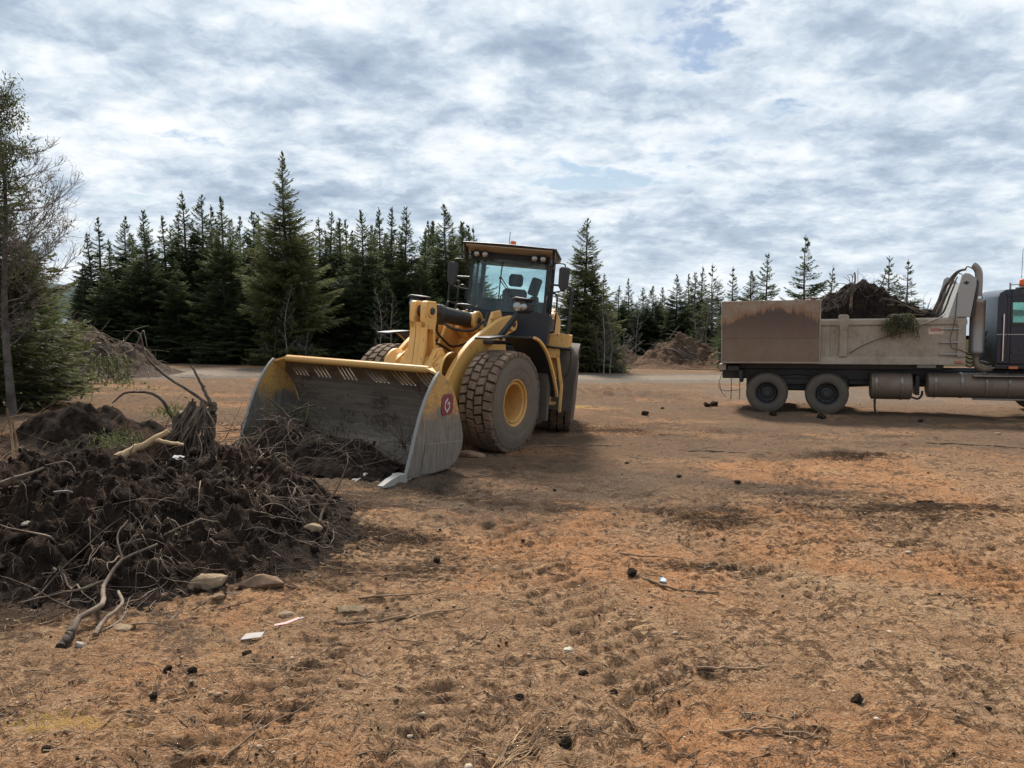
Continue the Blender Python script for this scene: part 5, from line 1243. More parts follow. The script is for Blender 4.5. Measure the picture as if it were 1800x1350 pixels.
for x_ in (5.66,):
    b = MB(); b.lathe([(.10, 0), (.10, .03)], (x_, .32, 3.16), (0, 0, 1), 20); bb_ = b.build('beacon_base', M_dark, tcab)
    b = MB(); b.lathe([(.095, .03), (.098, .05), (.088, .17), (.07, .185), (1e-4, .19)], (x_, .32, 3.16), (0, 0, 1), 20); b.build('beacon', M_orange, bb_)
b = MB(); b.tube([(5.72, .8, 3.12), (5.73, .8, 4.1)], .006, 5); b.build('antenna', M_black, tcab)
b = MB(); b.box((5.75, .75, 1.75), (.5, .5, .4), .05); b.box((5.45, .75, 2.15), (.14, .48, .7), .05); b.box((5.75, 1.7, 1.75), (.5, .5, .4), .05); b.box((5.45, 1.7, 2.15), (.14, .48, .7), .05); b.build('seat', M_seat, tcab)

# ------------------------------------------------------------------ earth heaps, roots and litter
def wander(o, d, L, n=9, wob=.25, grav=0.0, rg=rng):
    """batch of crooked paths: origins (N,3), directions (N,3), lengths (N,)"""
    N = len(o); d = d / (np.linalg.norm(d, axis=1, keepdims=True) + 1e-9); P = [o]; L = np.asarray(L)[:, None]
    bend = rg.normal(size=(N, 3)) * wob
    for i in range(n - 1):
        bend = bend * .75 + rg.normal(size=(N, 3)) * wob * .6
        d = d + bend * .5 + np.array([0, 0, -grav]) / n; d /= np.linalg.norm(d, axis=1, keepdims=True) + 1e-9
        P.append(P[-1] + d * L / (n - 1))
    return np.stack(P, 1)
def taper(N, n, r0, r1): return np.linspace(1, 0, n)[None] * (np.asarray(r0)[:, None] - r1) + r1
def join(parts):
    Vs, Fs, n = [], [], 0
    for V, F in parts: Vs.append(V); Fs.append(F + n); n += len(V)
    return np.concatenate(Vs), np.concatenate(Fs)
def heap(name, x0, x1, y0, y1, step, hfun, mat, label, cat='soil heap', mtx=None, base=None, parent=None, group=None):
    """a mound of its own height field; where the field falls below zero the sheet dives under the ground"""
    X, Y = np.meshgrid(np.arange(x0, x1, step), np.arange(y0, y1, step)); Hh = hfun(X, Y)
    Z = (base(X, Y) if base is not None else 0) + Hh
    ii = np.arange(X.size).reshape(X.shape); F = np.stack([ii[:-1, :-1], ii[:-1, 1:], ii[1:, 1:], ii[1:, :-1]], -1)
    keep = (np.maximum.reduce([Hh[:-1, :-1], Hh[1:, 1:], Hh[:-1, 1:], Hh[1:, :-1]]) > -.03)
    F = F[keep]; used = np.unique(F); re = np.zeros(X.size, int); re[used] = np.arange(len(used))
    o = link(name, mesh_from(name, np.stack([X, Y, Z], -1).reshape(-1, 3)[used], re[F], True), mat, parent, mtx)
    if parent is None: tag(o, label, cat, group)
    return o
LUMPS = [(-3.3, 6.3, .95, .62, .36, .2), (-2.55, 6.8, .58, .55, .38, 0), (-4.0, 7.4, 1.0, .7, .40, .1), (-3.05, 7.7, .75, .6, .36, 0), (-2.55, 7.7, .50, .50, .34, 0), (-2.55, 5.75, .55, .40, .30, .3), (-3.9, 5.9, .8, .6, .30, .2), (-5.2, 6.8, 1.3, 1.0, .30, 0), (-1.80, 6.9, .36, .30, .13, .3),
         (-3.2, 5.15, .6, .3, .16, .2), (-5.3, 8.6, .7, .6, .12, 0), (-4.3, 8.7, .8, .5, .14, 0)]
def pile_h(x, y):
    h = 0
    for cx, cy, sx, sy, a, ro in LUMPS: h = h + .60 * a * gauss(x, y, cx, cy, sx, sy, ro)
    cover = sstep(h, .06, .30)
    h = h * (1 + .35 * fbm(x * 1.3, y * 1.3, 3, 201)) + cover * (.19 * fbm(x * 2.4, y * 2.4, 4, 207, .6) + .10 * (1 - 2.4 * np.abs(fbm(x * 4.6, y * 4.6, 3, 211, .6))) + .075 * fbm(x * 12, y * 12, 3, 219, .6)) + .020 * fbm(x * 34, y * 34, 2, 231)
    return h - .085
pile = heap('soil_heap', -8.2, -.9, 4.3, 9.6, .024, pile_h, M_humus, 'low black heap of soil and torn roots in front of the bucket', base=lambda x, y: ground_z(x, y, False))
def pile_z(x, y): return ground_z(x, y, False) + np.maximum(pile_h(x, y), 0)
def on_pile(n, x0, x1, y0, y1, hmin, seed):
    rg = np.random.default_rng(seed); x = rg.uniform(x0, x1, n); y = rg.uniform(y0, y1, n); k = pile_h(x, y) > hmin; x, y = x[k], y[k]
    return np.stack([x, y, pile_z(x, y)], 1), rg
def drape(P, zf, lift):
    """keep a path from sinking: lift its points to just above the surface where they fall below it"""
    z = zf(P[..., 0], P[..., 1]); P[..., 2] = np.maximum(P[..., 2], z + lift); return P
parts = []
p, rg = on_pile(230, -6.5, -1.2, 4.6, 9.0, .03, 301)
d = rg.normal(size=p.shape) * np.array([1, 1, .5]) + np.array([.1, -.25, .15]); L = rg.uniform(.12, .55, len(p))
Q = drape(wander(p - np.array([0, 0, .02]), d, L, 9, .32, .9, rg), pile_z, .004); parts.append(tubes(Q, taper(len(p), 9, rg.uniform(.0022, .0060, len(p)), .0012), 3))
p, rg = on_pile(38, -6, -1.2, 4.6, 9.0, .03, 302)
d = rg.normal(size=p.shape) * np.array([1, 1, .45]) + np.array([0, -.3, .25]); L = rg.uniform(.35, 1.0, len(p))
Q = drape(wander(p - np.array([0, 0, .04]), d, L, 12, .26, 1.0, rg), pile_z, .008); parts.append(tubes(Q, taper(len(p), 12, rg.uniform(.004, .011, len(p)), .002), 5))
# tangle of roots hanging over the front edge and by the bucket corner
for c, n_, sp, up in (((-2.7, 5.3), 26, .34, .0), ((-1.95, 6.7), 75, .36, .1), ((-2.5, 7.9), 70, .32, .25), ((-2.45, 5.1), 22, .22, 0)):
    rg = np.random.default_rng(int(abs(c[0] * 100))); x = rg.normal(c[0], sp, n_); y = rg.normal(c[1], sp * .7, n_); p = np.stack([x, y, pile_z(x, y)], 1)
    d = rg.normal(size=p.shape) + np.array([.1, -.5, up]); Q = drape(wander(p, d, rg.uniform(.25, .75, n_), 11, .38, .8, rg), pile_z, .006)
    parts.append(tubes(Q, taper(n_, 11, rg.uniform(.0022, .0065, n_) * rg.choice([1, 1, 1, 2.2], n_), .0013), 4))
V, F = join(parts); tag(link('roots', mesh_from('roots', V, F, True), M_root, pile), kind='stuff')
# dark fibre clumps and crumbs on the heap
p, rg = on_pile(9000, -6.5, -1.0, 4.4, 9.2, .0, 303)
Q = drape(wander(p, rg.normal(size=p.shape) * np.array([1, 1, .7]), rg.uniform(.04, .16, len(p)), 4, .4, .2, rg), pile_z, .003)
V, F = tubes(Q, taper(len(p), 4, rg.uniform(.0015, .0035, len(p)), .001), 3); tag(link('root_hairs', mesh_from('root_hairs', V, F), M_rootdark, pile), kind='stuff')

def rock_mesh(seed, sub=3, rough=.32, flat=.7):
    rg = np.random.default_rng(seed); import bmesh
    bm = bmesh.new(); bmesh.ops.create_icosphere(bm, subdivisions=sub, radius=1.0)
    cuts = rg.normal(size=(20, 3)); cuts /= np.linalg.norm(cuts, axis=1, keepdims=True); dist = rg.uniform(.50, .80, 20)
    V = np.array([v.co[:] for v in bm.verts]); F = [tuple(v.index for v in f.verts) for f in bm.faces]; bm.free()
    for c, d_ in zip(cuts, dist):
        over = V @ c - d_; V = V - np.where(over > 0, over, 0)[:, None] * c * .92
    V = V * (1 + .12 * fbm(V[:, 0] * 3.5 + seed, V[:, 1] * 3.5 + V[:, 2] * 2.7, 4, seed, .6))[:, None]
    return V * np.array([1, 1, flat]), F
def rock(name, x, y, sx, sy, sz, mat, label, seed, rz=0.0, zf=None, sink=.34, cat='rock', group=None, sub=3):
    V, F = rock_mesh(seed, sub); V = V * np.array([sx, sy, sz / .7]); z = float((zf or ground_z)(np.array(x), np.array(y)))
    o = link(name, mesh_from(name, V, F, True, 18), mat, None, Matrix.Translation((x, y, z + sz * (1 - 2 * sink) * .8)) @ Matrix.Rotation(rz, 4, 'Z')); tag(o, label, cat, group); return o
def roughen(o, amt, seed):
    me = o.data; V = np.array([v.co[:] for v in me.vertices]); rg = np.random.default_rng(seed); V = V * (1 + amt * rg.normal(size=(len(V), 1))); me.vertices.foreach_set('co', V.astype(np.float32).ravel()); me.polygons.foreach_set('use_smooth', np.zeros(len(me.polygons), bool)); me.update()
GR = 'stones lying on the cleared ground'
rock('rock', -2.19, 5.36, .20, .10, .085, M_rock, 'tan elongated rock at the front foot of the black soil heap', 1, .55, None, .2)
rock('rock', -1.82, 5.42, .17, .09, .085, M_rockred, 'brown blocky rock right of the tan elongated rock', 2, .1, None, .25)
rock('rock', -2.42, 5.2, .075, .06, .055, M_rockred, 'small reddish stone left of the tan elongated rock', 3)
rock('rock', -2.02, 5.15, .06, .05, .04, M_rockred, 'small brown stone in front of the brown blocky rock', 4)
rock('rock', -2.44, 4.62, .085, .05, .03, M_rock, 'flat sandy stone in front of the heap, left of the white litter', 5)
rock('rock', -1.50, 4.95, .07, .05, .03, M_rock, 'flat tan stone just behind the red and white litter', 6)
rock('rock', -1.72, 6.45, .10, .06, .045, M_rock, 'tan stone right of the root tangle at the heap edge', 7, 0, pile_z)
rock('rock', -2.52, 4.33, .04, .035, .035, M_rockpale, 'small white stone beside the charred root end', 8)
for i, (x, y, s, lab) in enumerate([(-4.05, 6.7, .16, 'largest pale stone on the upper left of the black heap'), (-2.85, 6.55, .10, 'pale stone in the middle of the black heap'), (-3.45, 6.3, .075, 'small pale stone left of the middle of the black heap'), (-3.35, 7.5, .10, 'white flat stone near the top of the black heap'), (-2.55, 7.5, .085, 'pale flat chip on the heap below the bucket corner'), (-3.7, 5.75, .065, 'small grey stone low on the left of the black heap')]):
    rock('stone', x, y, s, s * .6, s * .4, M_rockpale, lab, 20 + i, i * .9, pile_z, .3, 'rock', 'pale stones on the black heap')
rock('rock', -.62, 11.25, .26, .10, .09, M_rockred, 'brown log-like clod beside the loader front tyre', 31, .15)
for i, (x, y, sx, sz, lab) in enumerate([(3.25, 18.6, .12, .09, 'dark block on bare ground between loader and truck'), (4.0, 20.3, .09, .04, 'thin brown piece behind the dark block, between loader and truck'), (7.5, 18.5, .17, .10, 'dark clod on the ground in front of the rear truck wheels'), (6.6, 19.3, .14, .09, 'dark clod close before the rearmost truck wheel'), (5.75, 21.7, .22, .14, 'chunk with pale top behind the truck, under its rear bumper'), (5.45, 21.4, .18, .10, 'dark lump left of the pale-topped chunk behind the truck'), (5.0, 9.15, .13, .04, 'dark flat chunk on the tan ground before the truck'), (9.8, 18.3, .14, .06, 'small clod below the truck fuel tank')]):
    rock('soil_clod', x, y, sx, sx * .6, sz, M_clod, lab, 40 + i, i, None, .2, 'clod', 'dark clods lying about the clearing', 3); roughen(bpy.context.scene.collection.objects[-1], .05, i)
for i, (x, y, s, lab) in enumerate([(.04, 3.86, .032, 'small round black clod in the middle foreground'), (1.84, 3.92, .055, 'black clod in the right foreground'), (-1.87, 4.02, .04, 'left of two black clods side by side below the heap'), (-1.72, 3.98, .035, 'right of two black clods side by side below the heap'), (-1.52, 4.25, .035, 'black clod below the heap, nearest the white litter'), (-.62, 6.2, .05, 'black clod right of the heap, on the brown soil'), (.55, 3.95, .028, 'small black clod right of the middle foreground'), (.25, 3.45, .05, 'dark lump by the bundle of fine roots in the foreground'), (.95, 5.95, .07, 'spread of black soil beside the pale blue litter'), (.40, 4.15, .04, 'dark crumb near the crumpled paper')]):
    rock('soil_clod', x, y, s, s * .75, s * .75, M_clod, lab, 60 + i, i, None, .22, 'clod', 'black clods in the foreground', 3); roughen(bpy.context.scene.collection.objects[-1], .06, i)
# broken sods and lumps lying on the heap
p, rg = on_pile(900, -6.5, -1.0, 4.5, 9.2, .0, 305); n = len(p); sz = rg.lognormal(-3.55, .55, n)
lm = [rock_mesh(900 + i, 2, flat=.8) for i in range(4)]; Vs = []; Fs = []; k0 = 0
for i in range(n):
    Vb_, Fb_ = lm[i % 4]; a = rg.uniform(0, 6.28); c_, s__ = math.cos(a), math.sin(a); V = Vb_ * rg.uniform(.6, 1.3, 3) * sz[i] * (1 + .10 * rg.normal(size=(len(Vb_), 1)))
    Vs.append(np.stack([V[:, 0] * c_ - V[:, 1] * s__, V[:, 0] * s__ + V[:, 1] * c_, V[:, 2]], 1) + p[i] + np.array([0, 0, sz[i] * .25])); Fs.append(np.array(Fb_) + k0); k0 += len(Vb_)
tag(link('sods', mesh_from('sods', np.concatenate(Vs), np.concatenate(Fs)), M_humus, pile), kind='stuff')
# pebbles everywhere underfoot
rg = np.random.default_rng(71); n = 5200
r_ = 2.4 * (30 / 2.4) ** rg.uniform(0, 1, n) ** .9; a = rg.uniform(-.66, .66, n); px = r_ * np.tan(a); py = r_
kp = pile_h(px, py) < .02; px, py = px[kp], py[kp]; n = len(px); sz = rg.lognormal(-5.35, .55, n) * (1 + py * .05)
Vb, Fb = rock_mesh(77, 1); Fb = np.array(Fb)
ang = rg.uniform(0, 6.28, n); ca, sa = np.cos(ang), np.sin(ang); st = rg.uniform(.5, 1.4, (n, 1))
VV = np.stack([(Vb[None, :, 0] * ca[:, None] - Vb[None, :, 1] * st * sa[:, None]), (Vb[None, :, 0] * sa[:, None] + Vb[None, :, 1] * st * ca[:, None]), np.repeat(Vb[None, :, 2] * .8, n, 0)], -1) * sz[:, None, None]
VV += np.stack([px, py, ground_z(px, py) + sz * .15], 1)[:, None]
FF = (Fb[None] + (np.arange(n) * len(Vb))[:, None, None]).reshape(-1, 3)
tag(link('pebbles', mesh_from('pebbles', VV.reshape(-1, 3), FF), M_pebble), 'small pebbles scattered over the bare ground', 'pebbles', kind='stuff')
# dark crumbs of humus
n = 3600; r_ = 2.4 * (26 / 2.4) ** rg.uniform(0, 1, n) ** .9; a = rg.uniform(-.66, .66, n); px = r_ * np.tan(a); py = r_
kp = (fbm(px * .7, py * .9, 3, 15) > -.05) | (gauss(px, py, -2.5, 6.5, 2.2, 1.8) > .3); px, py = px[kp], py[kp]; n = len(px); sz = rg.lognormal(-5.5, .6, n) * (1 + py * .06)
ang = rg.uniform(0, 6.28, n); ca, sa = np.cos(ang), np.sin(ang); st = rg.uniform(.5, 1.3, (n, 1))
VV = np.stack([(Vb[None, :, 0] * ca[:, None] - Vb[None, :, 1] * st * sa[:, None]), (Vb[None, :, 0] * sa[:, None] + Vb[None, :, 1] * st * ca[:, None]), np.repeat(Vb[None, :, 2], n, 0)], -1) * sz[:, None, None]
VV += np.stack([px, py, pile_z(px, py) * (pile_h(px, py) > 0) + ground_z(px, py) * (pile_h(px, py) <= 0) + sz * .2], 1)[:, None]
FF = (Fb[None] + (np.arange(n) * len(Vb))[:, None, None]).reshape(-1, 3)
tag(link('soil_crumbs', mesh_from('soil_crumbs', VV.reshape(-1, 3), FF), M_clod), 'dark crumbs of soil strewn over the ground', 'soil', kind='stuff')
# straw-like root fibres trodden into the soil
def fibres(n, r0, r1, Lr, rad, mat, seed, name, label):
    rg = np.random.default_rng(seed); r_ = r0 * (r1 / r0) ** rg.uniform(0, 1, n); a = rg.uniform(-.66, .66, n); px = r_ * np.tan(a); py = r_
    kp = (pile_h(px, py) < .03) & (fbm(px * 1.3, py * 1.3, 3, seed) > -.35 + .3 * rg.uniform(-1, 1, n)); px, py = px[kp], py[kp]; n = len(px)
    p = np.stack([px, py, ground_z(px, py)], 1); th_ = rg.normal(.25, .9, n)
    d = np.stack([np.cos(th_), np.sin(th_), rg.normal(size=n) * .15], 1)
    Q = wander(p, d, rg.uniform(*Lr, n) * (1 + py * .05), 5, .22, .0, rg); z = ground_z(Q[..., 0], Q[..., 1]); Q[..., 2] = z + rg.uniform(.001, .007, (n, 1)) + np.array([0, .004, .006, .004, 0])[None]
    V, F = tubes(Q, taper(n, 5, rg.uniform(*rad, n) * (1 + py * .06), .0006), 3)
    tag(link(name, mesh_from(name, V, F), mat), label, 'litter', kind='stuff')
fibres(5500, 2.5, 14, (.03, .13), (.0009, .0022), M_fibre, 81, 'straw_litter', 'straw-like root fibres trodden into the tan soil')
fibres(2600, 2.5, 22, (.06, .28), (.0016, .0038), M_stick, 82, 'twig_litter', 'broken brown twigs scattered over the clearing')
fibres(1800, 2.5, 16, (.05, .20), (.0014, .0032), M_rootdark, 83, 'dark_twig_litter', 'dark broken twigs scattered over the clearing')
# sticks one can point at
def stick(pts, r0, r1, label, mat=M_stick, zf=None, name='stick', lift=.012, side=(), cat='stick', group='sticks lying on the cleared ground'):
    q = curve_pts([(x, y, 0) for x, y in pts], 14); q[:, 2] = (zf or ground_z)(q[:, 0], q[:, 1]); q[:, 2] = np.convolve(np.pad(q[:, 2], 2, 'edge'), np.ones(5) / 5, 'valid') + lift
    q += rng.normal(size=q.shape) * .004
    r0 *= .7; r1 *= .6; b = MB(); b.tube(q, np.linspace(r0, r1, 14), 6)
    for k, dx_, dy_, l in side:
        o = q[k]; b.tube([o, o + np.array([dx_, dy_, .02]) * l * .5, o + np.array([dx_, dy_, .015]) * l], [r0 * .6, r0 * .45, r1 * .5], 5)
    tag(b.build(name, mat, None, smooth=50), label, cat, group)
stick([(-1.08, 5.22), (-.85, 5.28), (-.62, 5.36), (-.5, 5.48)], .011, .005, 'straight grey stick behind the split wood block in the foreground', side=((9, -.3, -.4, .3),))
stick([(-1.1, 4.72), (-.78, 4.88), (-.55, 4.97), (-.28, 5.12)], .014, .006, 'long forked brown stick left of centre in the foreground', side=((4, 1, .2, .35), (8, .7, .05, .3)))
stick([(-.78, 4.5), (-.5, 4.5), (-.38, 4.45)], .007, .004, 'short thin stick below the long forked stick')
stick([(-.25, 4.46), (-.16, 4.58), (-.10, 4.66)], .007, .004, 'short slanted stick right of the long forked stick')
stick([(-1.27, 3.2), (-1.18, 3.42), (-1.05, 3.62), (-.95, 3.82)], .009, .005, 'thin slanting stick in the bottom left foreground', side=((9, .4, .4, .12),))
stick([(1.02, 5.85), (1.2, 5.68), (1.55, 5.6)], .018, .008, 'dark stick beside the pale blue litter')
stick([(.95, 6.6), (1.25, 6.55), (1.5, 6.5)], .010, .005, 'thin dark stick behind the pale blue litter')
stick([(1.05, 4.2), (1.3, 4.26), (1.5, 4.33)], .013, .007, 'brown stick near the right tread prints in the foreground')
stick([(.45, 3.85), (.58, 3.7), (.66, 3.6)], .007, .004, 'short bent twig right of the small black clod')
stick([(.2, 3.5), (.42, 3.52), (.62, 3.48)], .008, .004, 'thin twig by the dark lump in the foreground')
stick([(1.0, 3.55), (1.25, 3.6), (1.45, 3.57)], .011, .006, 'dark stick at the lower right of the foreground')
stick([(3.0, 13.0), (3.5, 12.9), (4.1, 12.4)], .022, .010, 'pale forked branch on the ground before the truck', M_root, side=((1, .9, .6, .6),))
stick([(-.1, 12.55), (.8, 13.0), (1.9, 13.3)], .022, .012, 'crooked branch behind the loader front tyre', M_root)
stick([(7.9, 14.5), (9.3, 14.1), (10.6, 13.3)], .016, .008, 'long thin branch before the truck cab, at the right edge', M_rootdark)
for i in range(16):
    pass
# bundle of fine pale roots in the foreground
rg = np.random.default_rng(91); n = 26; o = np.stack([rg.normal(-.05, .03, n), rg.normal(3.28, .03, n), np.zeros(n)], 1); o[:, 2] = ground_z(o[:, 0], o[:, 1]) + .01
Q = wander(o, np.array([.75, .75, .05]) + rg.normal(size=(n, 3)) * np.array([.16, .16, .08]), rg.uniform(.3, .62, n), 8, .10, 0, rg); Q[..., 2] = np.maximum(Q[..., 2] * .3 + .7 * ground_z(Q[..., 0], Q[..., 1]), ground_z(Q[..., 0], Q[..., 1]) + .004)
V, F = tubes(Q, taper(n, 8, rg.uniform(.003, .006, n), .0012), 4); tag(link('root_bundle', mesh_from('root_bundle', V, F, True), M_fibre), 'fan of fine pale roots lying in the bottom centre foreground', 'roots')

# charred forked root at the front foot of the heap
def wood(name, label, paths, mat, cat='root', group=None, k=8):
    b = MB()
    for pts, r0, r1 in paths: q = curve_pts(pts, 16); q = q + rng.normal(size=q.shape) * r0 * .12; b.tube(q, np.linspace(r0, r1, 16), k)
    o = b.build(name, mat, None, smooth=50); tag(o, label, cat, group); return o
def pz(x, y, h=0.0): return (x, y, float(pile_z(np.array(x), np.array(y))) + h)
wood('forked_root', 'pale forked root with a charred end at the front of the heap', [([pz(-2.62, 4.40, .02), pz(-2.66, 4.58, .07), pz(-2.60, 4.74, .10), pz(-2.72, 4.98, .12), pz(-2.70, 5.2, .12), pz(-2.56, 5.42, .08)], .022, .009), ([pz(-2.50, 4.46, .02), pz(-2.53, 4.62, .04), pz(-2.50, 4.78, .09), pz(-2.62, 4.98, .10)], .015, .010), ([pz(-2.72, 5.08, .12), pz(-2.88, 4.98, .07), pz(-3.0, 5.0, .05), pz(-3.22, 4.86, .02)], .011, .004), ([pz(-2.70, 5.2, .12), pz(-2.80, 5.34, .16), pz(-2.78, 5.46, .18)], .009, .004)], M_root)
wood('charred_root_end', 'short charred black root end before the heap', [([pz(-2.615, 4.30, .0), pz(-2.61, 4.36, .03), pz(-2.625, 4.43, .05)], .027, .024)], M_rootdark)
wood('root', 'long bare root lying across the left edge of the heap', [([pz(-4.4, 6.0, .05), pz(-4.15, 6.15, .14), pz(-3.95, 6.4, .18)], .02, .012), ([pz(-4.3, 6.08, .1), pz(-4.05, 6.1, .12), pz(-3.8, 6.0, .06)], .010, .005)], M_root)
# split pale log on the mounds behind the heap
wood('split_log', 'split yellowish log leaning on the mound left of the root stump', [([(-4.78, 9.05, .42), (-4.55, 9.25, .55), (-4.28, 9.5, .70)], .055, .035), ([(-4.42, 9.38, .62), (-4.2, 9.3, .60), (-4.02, 9.3, .58)], .03, .018)], M_plank, 'log')
wood('split_wood', 'short pale split wood block right of the heap in the foreground', [([(-1.17, 4.98, float(ground_z(np.array(-1.1), np.array(5.))) + .018), (-1.1, 5.0, float(ground_z(np.array(-1.1), np.array(5.))) + .022), (-1.01, 5.01, float(ground_z(np.array(-1.1), np.array(5.))) + .02)], .030, .027)], M_plank, 'wood', k=4)
# upturned root plates behind the heap
def mound(x, y, sx, sy, h, label, seed, mat=M_humus, name='soil_mound'):
    def hf(X, Y): return h * gauss(X, Y, x, y, sx, sy, seed % 3 * .3) * (1 + .4 * fbm(X * 2, Y * 2, 3, seed)) + .15 * fbm(X * 4.5, Y * 4.5, 4, seed + 3, .62) * sstep(gauss(X, Y, x, y, sx, sy), .1, .4) - .06
    return heap(name, x - 2.6 * sx, x + 2.6 * sx, y - 2.6 * sy, y + 2.6 * sy, .035, hf, mat, label, 'soil heap', base=lambda X, Y: ground_z(X, Y, False))
mound(-6.3, 11.3, .75, .5, .62, 'black soil mound under the larch, behind the foreground heap', 401)
mound(-5.3, 10.1, .55, .42, .42, 'small black mound with green tufts left of the root stump', 402)
mound(-7.9, 9.6, 1.0, .8, .30, 'low reddish brown mound at the left picture edge', 403, soil_mat('red_soil', (.06, .036, .026), (.12, .075, .05), .7))
mound(-4.45, 10.3, .45, .36, .42, 'dark mound carrying the upturned root stump', 404)
st_ = []; rg = np.random.default_rng(95); base_ = np.array([-4.15, 10.25, .62])
for i in range(46):
    a = rg.uniform(-.9, .9); o = base_ + np.array([.12 * math.sin(a * 2), -.06 + rg.normal() * .05, .28 + rg.normal() * .05]); e = base_ + np.array([-.1 + rg.normal() * .24, -.28 - rg.uniform(0, .25), -.30 - rg.uniform(0, .2)])
    st_.append(([o, (o + e) / 2 + np.array([rg.normal() * .06, -.06, .06]), e], .016, .006))
st_ += [([base_ + (0.05, 0, -.3), base_ + (.1, 0, .1), base_ + (.14, 0, .34)], .085, .055), ([base_ + (.12, 0, .33), base_ + (.02, 0, .55), base_ + (-.12, 0, .85)], .028, .014), ([base_ + (.1, 0, .34), base_ + (-.15, .02, .50), base_ + (-.5, .05, .72), base_ + (-.75, .05, .98), base_ + (-.82, .05, 1.28), base_ + (-1.0, .0, 1.33)], .026, .006),
        ([base_ + (-.35, 0, -.1), base_ + (-.42, 0, .2), base_ + (-.62, 0, .46), base_ + (-1.0, 0, .50), base_ + (-1.2, 0, .36)], .032, .010), ([base_ + (-.3, 0, -.2), base_ + (-.34, 0, .02), base_ + (-.28, 0, .22)], .09, .06), ([base_ + (-.28, 0, .2), base_ + (-.16, 0, .34), base_ + (-.12, 0, .42)], .02, .012)]
wood('root_stump', 'upturned tree stump with fan of hanging roots behind the heap', st_, M_rootdark, 'stump', k=6)
# tufts and saplings on the mounds
def tuft(name, label, c, n, r_, L, mat, cat='plant', lean=(0, 0, 1.0), w_=.012, seed=1):
    rg = np.random.default_rng(seed); p = np.array(c) + rg.normal(size=(n, 3)) * np.array([r_, r_, r_ * .3]); V, F = blades(p, rg.normal(size=(n, 3)) * .7 + np.array(lean), rg.uniform(.5, 1.1, n) * L, np.full(n, w_), rg=rg)
    o = link(name, crown_mesh(name, V, F, rg.uniform(0, 1, n)), mat); tag(o, label, cat, kind='stuff'); return o
tuft('moss_tuft', 'bright green moss and spruce sprig on the mound by the split log', (-4.95, 9.5, .58), 240, .18, .11, M_olive, seed=4)
tuft('moss_tuft', 'green mossy cap on the mound beside the root stump', (-4.62, 10.35, .82), 260, .13, .12, M_olive, seed=5)
for i, (x, y, h, lab) in enumerate([(-5.6, 8.5, .75, 'left of two broken upright stalks on the left of the heap'), (-5.35, 8.2, .65, 'right of two broken upright stalks on the left of the heap')]):
    z = float(pile_z(np.array(x), np.array(y))); rg = np.random.default_rng(i + 7); pth = [([(x, y, z - .1), (x + .02, y, z + h * .5), (x - .02, y, z + h)], .016, .010)]
    for k in range(9): a = rg.uniform(0, 6.28); pth.append(([(x, y, z + .05), (x + .2 * math.cos(a), y + .2 * math.sin(a), z + .16), (x + .42 * math.cos(a), y + .42 * math.sin(a), z + rg.uniform(.02, .3))], .007, .003))
    wood('broken_stalk', lab, pth, M_fibre, 'stalk')
rg = np.random.default_rng(97); n = 700; x = rg.uniform(-10.5, -4.3, n); y = rg.uniform(8.6, 14.2, n); p = np.stack([x, y, ground_z(x, y)], 1)
Q = wander(p, rg.normal(size=p.shape) * np.array([1, 1, .35]) + np.array([0, 0, .2]), rg.uniform(.25, 1.1, n), 8, .22, .6, rg); Q = drape(Q, lambda a, b_: ground_z(a, b_, False), .01)
V, F = tubes(Q, taper(n, 8, rg.uniform(.004, .011, n), .002), 3); tag(link('brushwood', mesh_from('brushwood', V, F), M_stick), 'loose brushwood strewn between the larch and the heap', 'brushwood', kind='stuff')

# litter
def flat_piece(name, label, x, y, pts, mat, tilt=.1, zf=None, cat='litter', rz=0.0, th=.006):
    b = MB(); b.prism(pts, 0, th, .002, 'z'); z = float((zf or ground_z)(np.array(x), np.array(y))) + .02
    o = b.build(name, mat, None, Matrix.Translation((x, y, z)) @ Matrix.Rotation(rz, 4, 'Z') @ Matrix.Rotation(tilt, 4, 'X')); tag(o, label, cat); return o
flat_piece('plastic_scrap', 'flat white plastic scrap in front of the heap', -1.57, 4.48, [(-.07, -.02), (.05, -.035), (.08, .015), (-.03, .03)], M_white, .25, rz=.5)
flat_piece('plastic_scrap', 'curved red and white plastic scrap in front of the heap', -1.42, 4.70, [(-.08, -.02), (.0, -.015), (.08, .02), (.075, .04), (-.01, .01), (-.08, .0)], M_redwhite, .3, rz=.35)
flat_piece('plastic_scrap', 'white edge strip lying on the red scrap in front of the heap', -1.37, 4.73, [(-.03, .0), (.05, .02), (.045, .035), (-.03, .015)], M_white, .3, rz=.35)
def crumple(name, label, x, y, s, mat, seed):
    V, F = rock_mesh(seed, 2, flat=.6); rg = np.random.default_rng(seed); V = V * (1 + .35 * rg.normal(size=(len(V), 1)) * .6) * s; z = float(ground_z(np.array(x), np.array(y)))
    tag(link(name, mesh_from(name, V, F), mat, None, Matrix.Translation((x, y, z + s * .35))), label, 'litter')
crumple('crumpled_bag', 'crumpled pale blue scrap on the soil by a dark stick', 1.17, 5.82, .035, M_bluewhite, 5)
crumple('crumpled_paper', 'crumpled off-white paper in the middle foreground', .34, 4.46, .035, simple('dirty_paper', (.40, .36, .28), .8, 0, .35, 40), 6)
for i, (x, y, lab) in enumerate([(-3.35, 7.62, 'torn white sheet near the top of the heap'), (-2.62, 7.85, 'white scrap on the heap by the bucket corner'), (-2.3, 7.9, 'second white scrap on the heap by the bucket corner'), (-3.5, 5.9, 'white chip low on the heap')]):
    flat_piece('white_scrap', lab, x, y, [(-.06, -.03), (.03, -.04), (.07, .01), (.02, .03), (-.05, .035)], M_pale, .5, pile_z, rz=i * 1.1)

